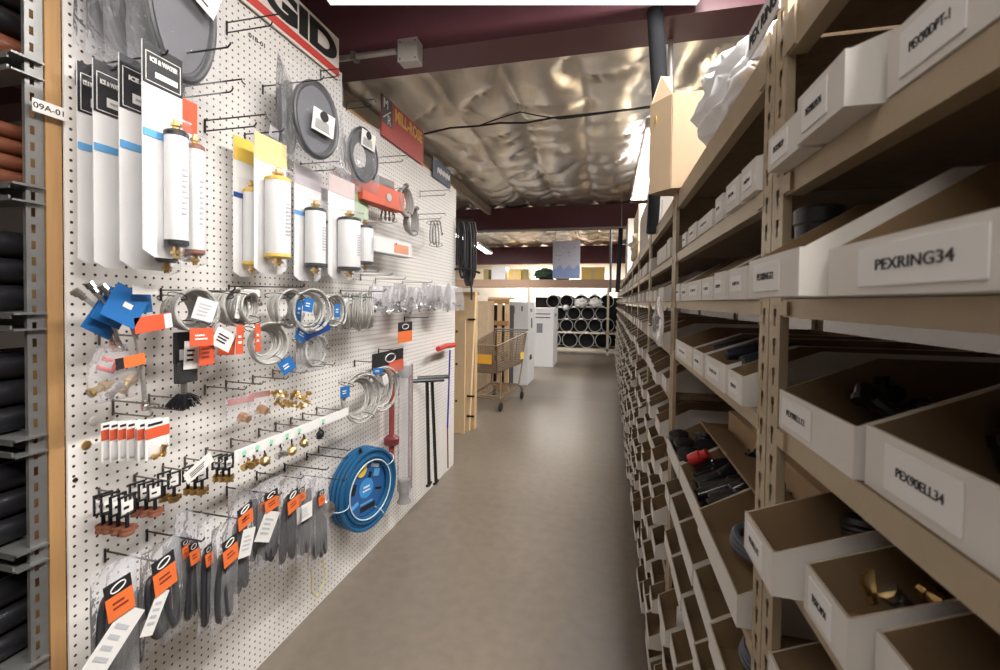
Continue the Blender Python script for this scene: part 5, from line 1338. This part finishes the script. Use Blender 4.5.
# ---- shopping cart
A = atZ(482, 408.5, 0); B = atZ(501, 413.5, 0); C2 = atZ(525, 399, 0)
for _q in (A, B, C2): _q.x -= .10
ax = (B-A); ax.z = 0; Lw = ax.length; ang = math.atan2(C2.y-B.y, C2.x-B.x)-PI/2; LL = (C2-B).length
t = thing('shopping_cart', 'brown grey wire shopping cart standing in the aisle by the crates', 'cart', ((A+B)/2), ang)
cm_ = mat('cart_wire', (.24, .17, .11), .45, .4); W = .24; L = min(LL, .95)
def cpt(u, v, s):   # basket wall point: u along length, v height
    w0 = .19+.05*u; z = .50+.42*v-.0*u; wd = w0+.04*v; return (s*wd, -.02+u*L*.95-(.06*v if u == 0 else 0)+(.04*v), z+.06*u*v)
fr = MB()
for s in (-1, 1):
    fr.tube([(s*W, L*.98, .99), (s*W*.98, L*.9, .60), (s*W*.9, L*.78, .22), (s*W*.9, .03, .16)], .011, 8)
    fr.tube([(s*W*.9, .03, .16), (s*W*.8, .12, .50)], .010, 8); fr.tube([(s*W*.9, L*.8, .22), (s*W*.95, L*.95, .14)], .010, 8)
fr.tube([(-W*.9, .03, .16), (W*.9, .03, .16)], .010, 8); fr.tube([(-W*.9, L*.78, .22), (W*.9, L*.78, .22)], .010, 8)
fr.build('frame', cm_, t)
def wires(name, P00, P10, P11, P01, nu, nv, parent, r=.0042):
    mb = MB(); f = lambda u, v: Vector(P00)*(1-u)*(1-v)+Vector(P10)*u*(1-v)+Vector(P11)*u*v+Vector(P01)*(1-u)*v
    for i in range(nu+1): mb.tube([f(i/nu, 0), f(i/nu, 1)], r if 0 < i < nu else r*2.2, 5)
    for j in range(nv+1): mb.tube([f(0, j/nv), f(1, j/nv)], r if 0 < j < nv else r*2.2, 5)
    return mb.build(name, cm_, parent)
zb = .52
b00, b10 = (-.17, 0, zb-.02), (.17, 0, zb-.02); b01, b11 = (-.22, L*.9, zb+.02), (.22, L*.9, zb+.02)
t00, t10 = (-.20, -.06, .86), (.20, -.06, .86); t01, t11 = (-.26, L*.98, .98), (.26, L*.98, .98)
bk = wires('basket_front', b00, b10, t10, t00, 12, 12, t); wires('basket_side', b00, b01, t01, t00, 26, 12, t); wires('basket_side', b10, b11, t11, t10, 26, 12, t)
wires('basket_back', b01, b11, t11, t01, 12, 12, t); wires('basket_bottom', b00, b10, b11, b01, 10, 20, t); wires('lower_rack', (-W*.85, .05, .19), (W*.85, .05, .19), (W*.85, L*.78, .24), (-W*.85, L*.78, .24), 8, 4, t)
MB().tube([(-.27, L*1.03, 1.01), (.27, L*1.03, 1.01)], .014, 10).build('handle', mat('grey_plastic_handle', (.2, .2, .2), .5), t)
MB().box(-.10, .12, -.048, -.043, .62, .74).build('orange_plate', mat('amber_plate', (.85, .42, .05), .5), t, smooth=False)
MB().box(.245, .25, L*.75, L*.9, .60, .70).build('yellow_plate', yellow_card, t, smooth=False)
for sx in (-1, 1):
    for yy in (.04, L*.92):
        wh = MB().lathe((sx*W*.92-.013, yy, .06), (1, 0, 0), [(0, .052), (.004, .06), (.022, .06), (.026, .052)], n=20).build('wheel', black_rub, t)
        MB().box(sx*W*.92-.018, sx*W*.92+.018, yy-.012, yy+.012, .10, .165).build('caster_fork', cm_, wh, smooth=False)

# ---- back rack with rolls of black pipe
YR = 12.3
def brack(zz, x0=453, x1=612): return atY(x0, 300, YR).x, atY(x1, 300, YR).x
bx0, bx1 = brack(0)
t = thing('storage_rack', 'pale steel storage rack across the far end of the aisle', 'rack', (bx0, YR, 0), 0); W = bx1-bx0+.4
zs = [atY(580, y, YR).z for y in (350, 332.7, 287, 279.5)]
pale = mat('pale_rack_beam', (.62, .54, .42), .5)
mz = mat('brown_shelf_beam', (.42, .27, .19), .55)
MB().box(0, W, .0, .9, max(.01, zs[0]-.02), zs[0]+.05).build('base_beam', pale, t, smooth=False)
MB().box(2.2, W, .0, .9, zs[1]-.025, zs[1]+.02).build('beam', pale, t, smooth=False)
MB().box(0, W, .0, 1.0, zs[2], zs[3]).build('top_beam', mz, t, smooth=False)
MB().box(2.3, W, .92, .95, zs[0]+.05, zs[2]-.28).build('gap_shade_sheet', mat('gap_shade_black', (.012, .011, .012), .7), t, smooth=False)  # black sheet added to paint the shade between the stacked pipes
for x in (atY(607, 300, YR).x-bx0, 2.22, .02): MB().box(x, x+.06, .0, .06, 0, zs[2]).build('upright', pale, t, smooth=False)
pipe_in = mat('black_corrugated_pipe', (.010, .010, .012), .6)
rim = mat('pale_pipe_rim', (.50, .49, .47), .5)
rows = [(341, [553, 569.7, 586.4, 603], 8.3, 'bottom'), (325.4, [552.5, 566.5, 581, 595, 607.5], 7.0, 'second'), (313.4, [560, 573.8, 587.8, 602], 7.0, 'third'), (301.4, [553, 566.5, 581, 594.7, 607], 7.0, 'top')]
for y, xs, r_, nm in rows:
    for i, x in enumerate(xs):
        c = atY(x, y, YR+.02); r = r_*(12.3*.955)/441.8
        if nm == 'bottom': c.z = max(c.z, zs[0]+.052+r)
        t = thing('pipe_roll', f'end of a large black pipe, {ORD[i]} from the left in the {nm} row', 'pipe', c, 0)
        mb = MB(); mb.lathe((0, 0, 0), (0, 1, 0), [(0, r*.9), (.0, r*.985), (.85, r*.985), (.85, r*.9), (.02, r*.9)], n=28, caps=False); mb.lathe((0, .3, 0), (0, 1, 0), [(0, r*.9), (.001, r*.9)], n=28)
        mb.build('pipe', pipe_in, t)
        MB().tube([(r*.93*math.cos(a), -.004, r*.93*math.sin(a)) for a in [2*PI*k/28 for k in range(28)]], r*.045, 5, closed=True).build('rim', rim, t)
        MB().box(-.05, .05, -.03, -.02, r*.86, r*1.1).build('paper_label', paper, t, smooth=False)
for i, (x, y) in enumerate(((581.5, 303), (595.5, 303), (566, 306))):
    c = atY(x, y, YR-.04); blob('plastic_wrap', f'white crumpled wrap hanging on the top row of pipes, {ORD[i]} from the left' if False else ['white crumpled wrap hanging over the third pipe of the top row', 'white crumpled wrap hanging over the fourth pipe of the top row', 'small white wrap on the second pipe of the top row'][i], 'wrap', (c.x, c.y, c.z-.12), (.17 if i < 2 else .08, .10, .12 if i < 2 else .07), white_pl, i+11, .5)
for i, (x, y, r_) in enumerate(((588, 295, .10), (604, 296, .1))): pass
# cartons on the top beam
for i, (xa, xb, yt, m, lb) in enumerate([(581, 604.5, 267, yellow_box, 'long yellow carton on the far top shelf right of the green bundle'), (508, 521, 269, yellow_box, 'yellow carton on the far top shelf left of the green bundle'), (522, 528, 269, mat('olive_box', (.35, .28, .12), .7), 'narrow olive carton beside the left yellow carton'), (475, 483, 269, mat('cream_carton', (.78, .66, .46), .7), 'cream carton at the left end of the far top shelf'), (483, 488, 269, mat('olive_box', (.35, .28, .12), .7), 'narrow olive carton near the left end of the far top shelf'), (491, 505, 266, appl_white, 'white carton on the far top shelf above the cart')]):
    x0 = atY(xa, 275, YR).x; x1 = atY(xb, 275, YR).x; zt = atY(xa, yt, YR).z
    simple_box('carton', lb, 'box', x0, x1, YR+.05, YR+.6, zs[3]+.001, zt, m, lid=i in (0, 1))
for i, (x, w_) in enumerate(((543, .30), (559, .26))):
    c = atY(x, 280, YR-.15); blob('green_bundle', ['dark green bundle on the far top shelf, left one', 'dark green bundle half behind the hanging banner'][i], 'bundle', (c.x, YR+.28, zs[3]+.001), (w_, .26, .16), dark_green, i+21, .4)
# banner
a = atY(552.5, 278.5, 9.3); b = atY(580.5, 240.5, 9.3)
t = thing('hanging_banner', 'white and pale blue banner hanging from the ceiling far down the aisle', 'banner', ((a.x+b.x)/2, 9.3, a.z), 0); W = b.x-a.x; Hh = b.z-a.z
MB().box(-W/2, W/2, -.003, .003, 0, Hh).build('banner', mat('banner_cloth', (.46, .46, .54), .6), t, smooth=False)
m = MB(); pts = [(-W/2, Hh*.02)]+[(W/2, Hh*.02)]+[(W/2-W*i/10, Hh*(.30+.07*math.sin(i*1.9))) for i in range(11)]; m.prism(pts, -.005, -.0035); m.build('blue_field', mat('banner_blue', (.24, .32, .56), .6), t, smooth=False)
for i in range(8): m = MB().box(-.02, .02, -.006, -.0035, -.006, .006).build('printed_mark', lg, t, smooth=False); m.location = (rnd.uniform(-.4, .4)*W, 0, Hh*rnd.uniform(.5, .85)); m.rotation_euler = (0, rnd.uniform(-.6, .6), 0)
for s in (-1, 1): MB().cyl((s*W*.42, 0, Hh), (s*W*.42, 0, 3.0-a.z), .003, n=6).build('cord', wire_steel, t)
# big black caps in the far low bin of the second bay, white bins with something in them
for i in range(5):
    o = MB().lathe((0, 0, 0), (0, 0, 1), [(0, .024), (.05, .024), (.052, .029), (.062, .029), (.063, .022)], n=18).build('pipe_plug', black_pl)
    o.location = (.225+.055*(i % 2), 1.30+.042*i, .966+.012*(i % 2)); o.rotation_euler = (rnd.uniform(-.3, .3), rnd.uniform(-.3, .3), 0)
    tag(o, 'big black pipe plug in the far low bin of the second bay', 'fitting', 'black plugs in the second bay')
mb = MB(); mb.tube([(.035*math.cos(a), .0009*a, .035*math.sin(a)) for a in [2*PI*q/16 for q in range(50)]], .008, 8)
o = mb.build('black_coil', black_pl); o.location = (.30, .56, 1.125+.05); o.rotation_euler = (PI/2-.3, 0, 0); tag(o, 'small glossy black coil behind the near post under the PEX90ELL12 bin', 'coil')
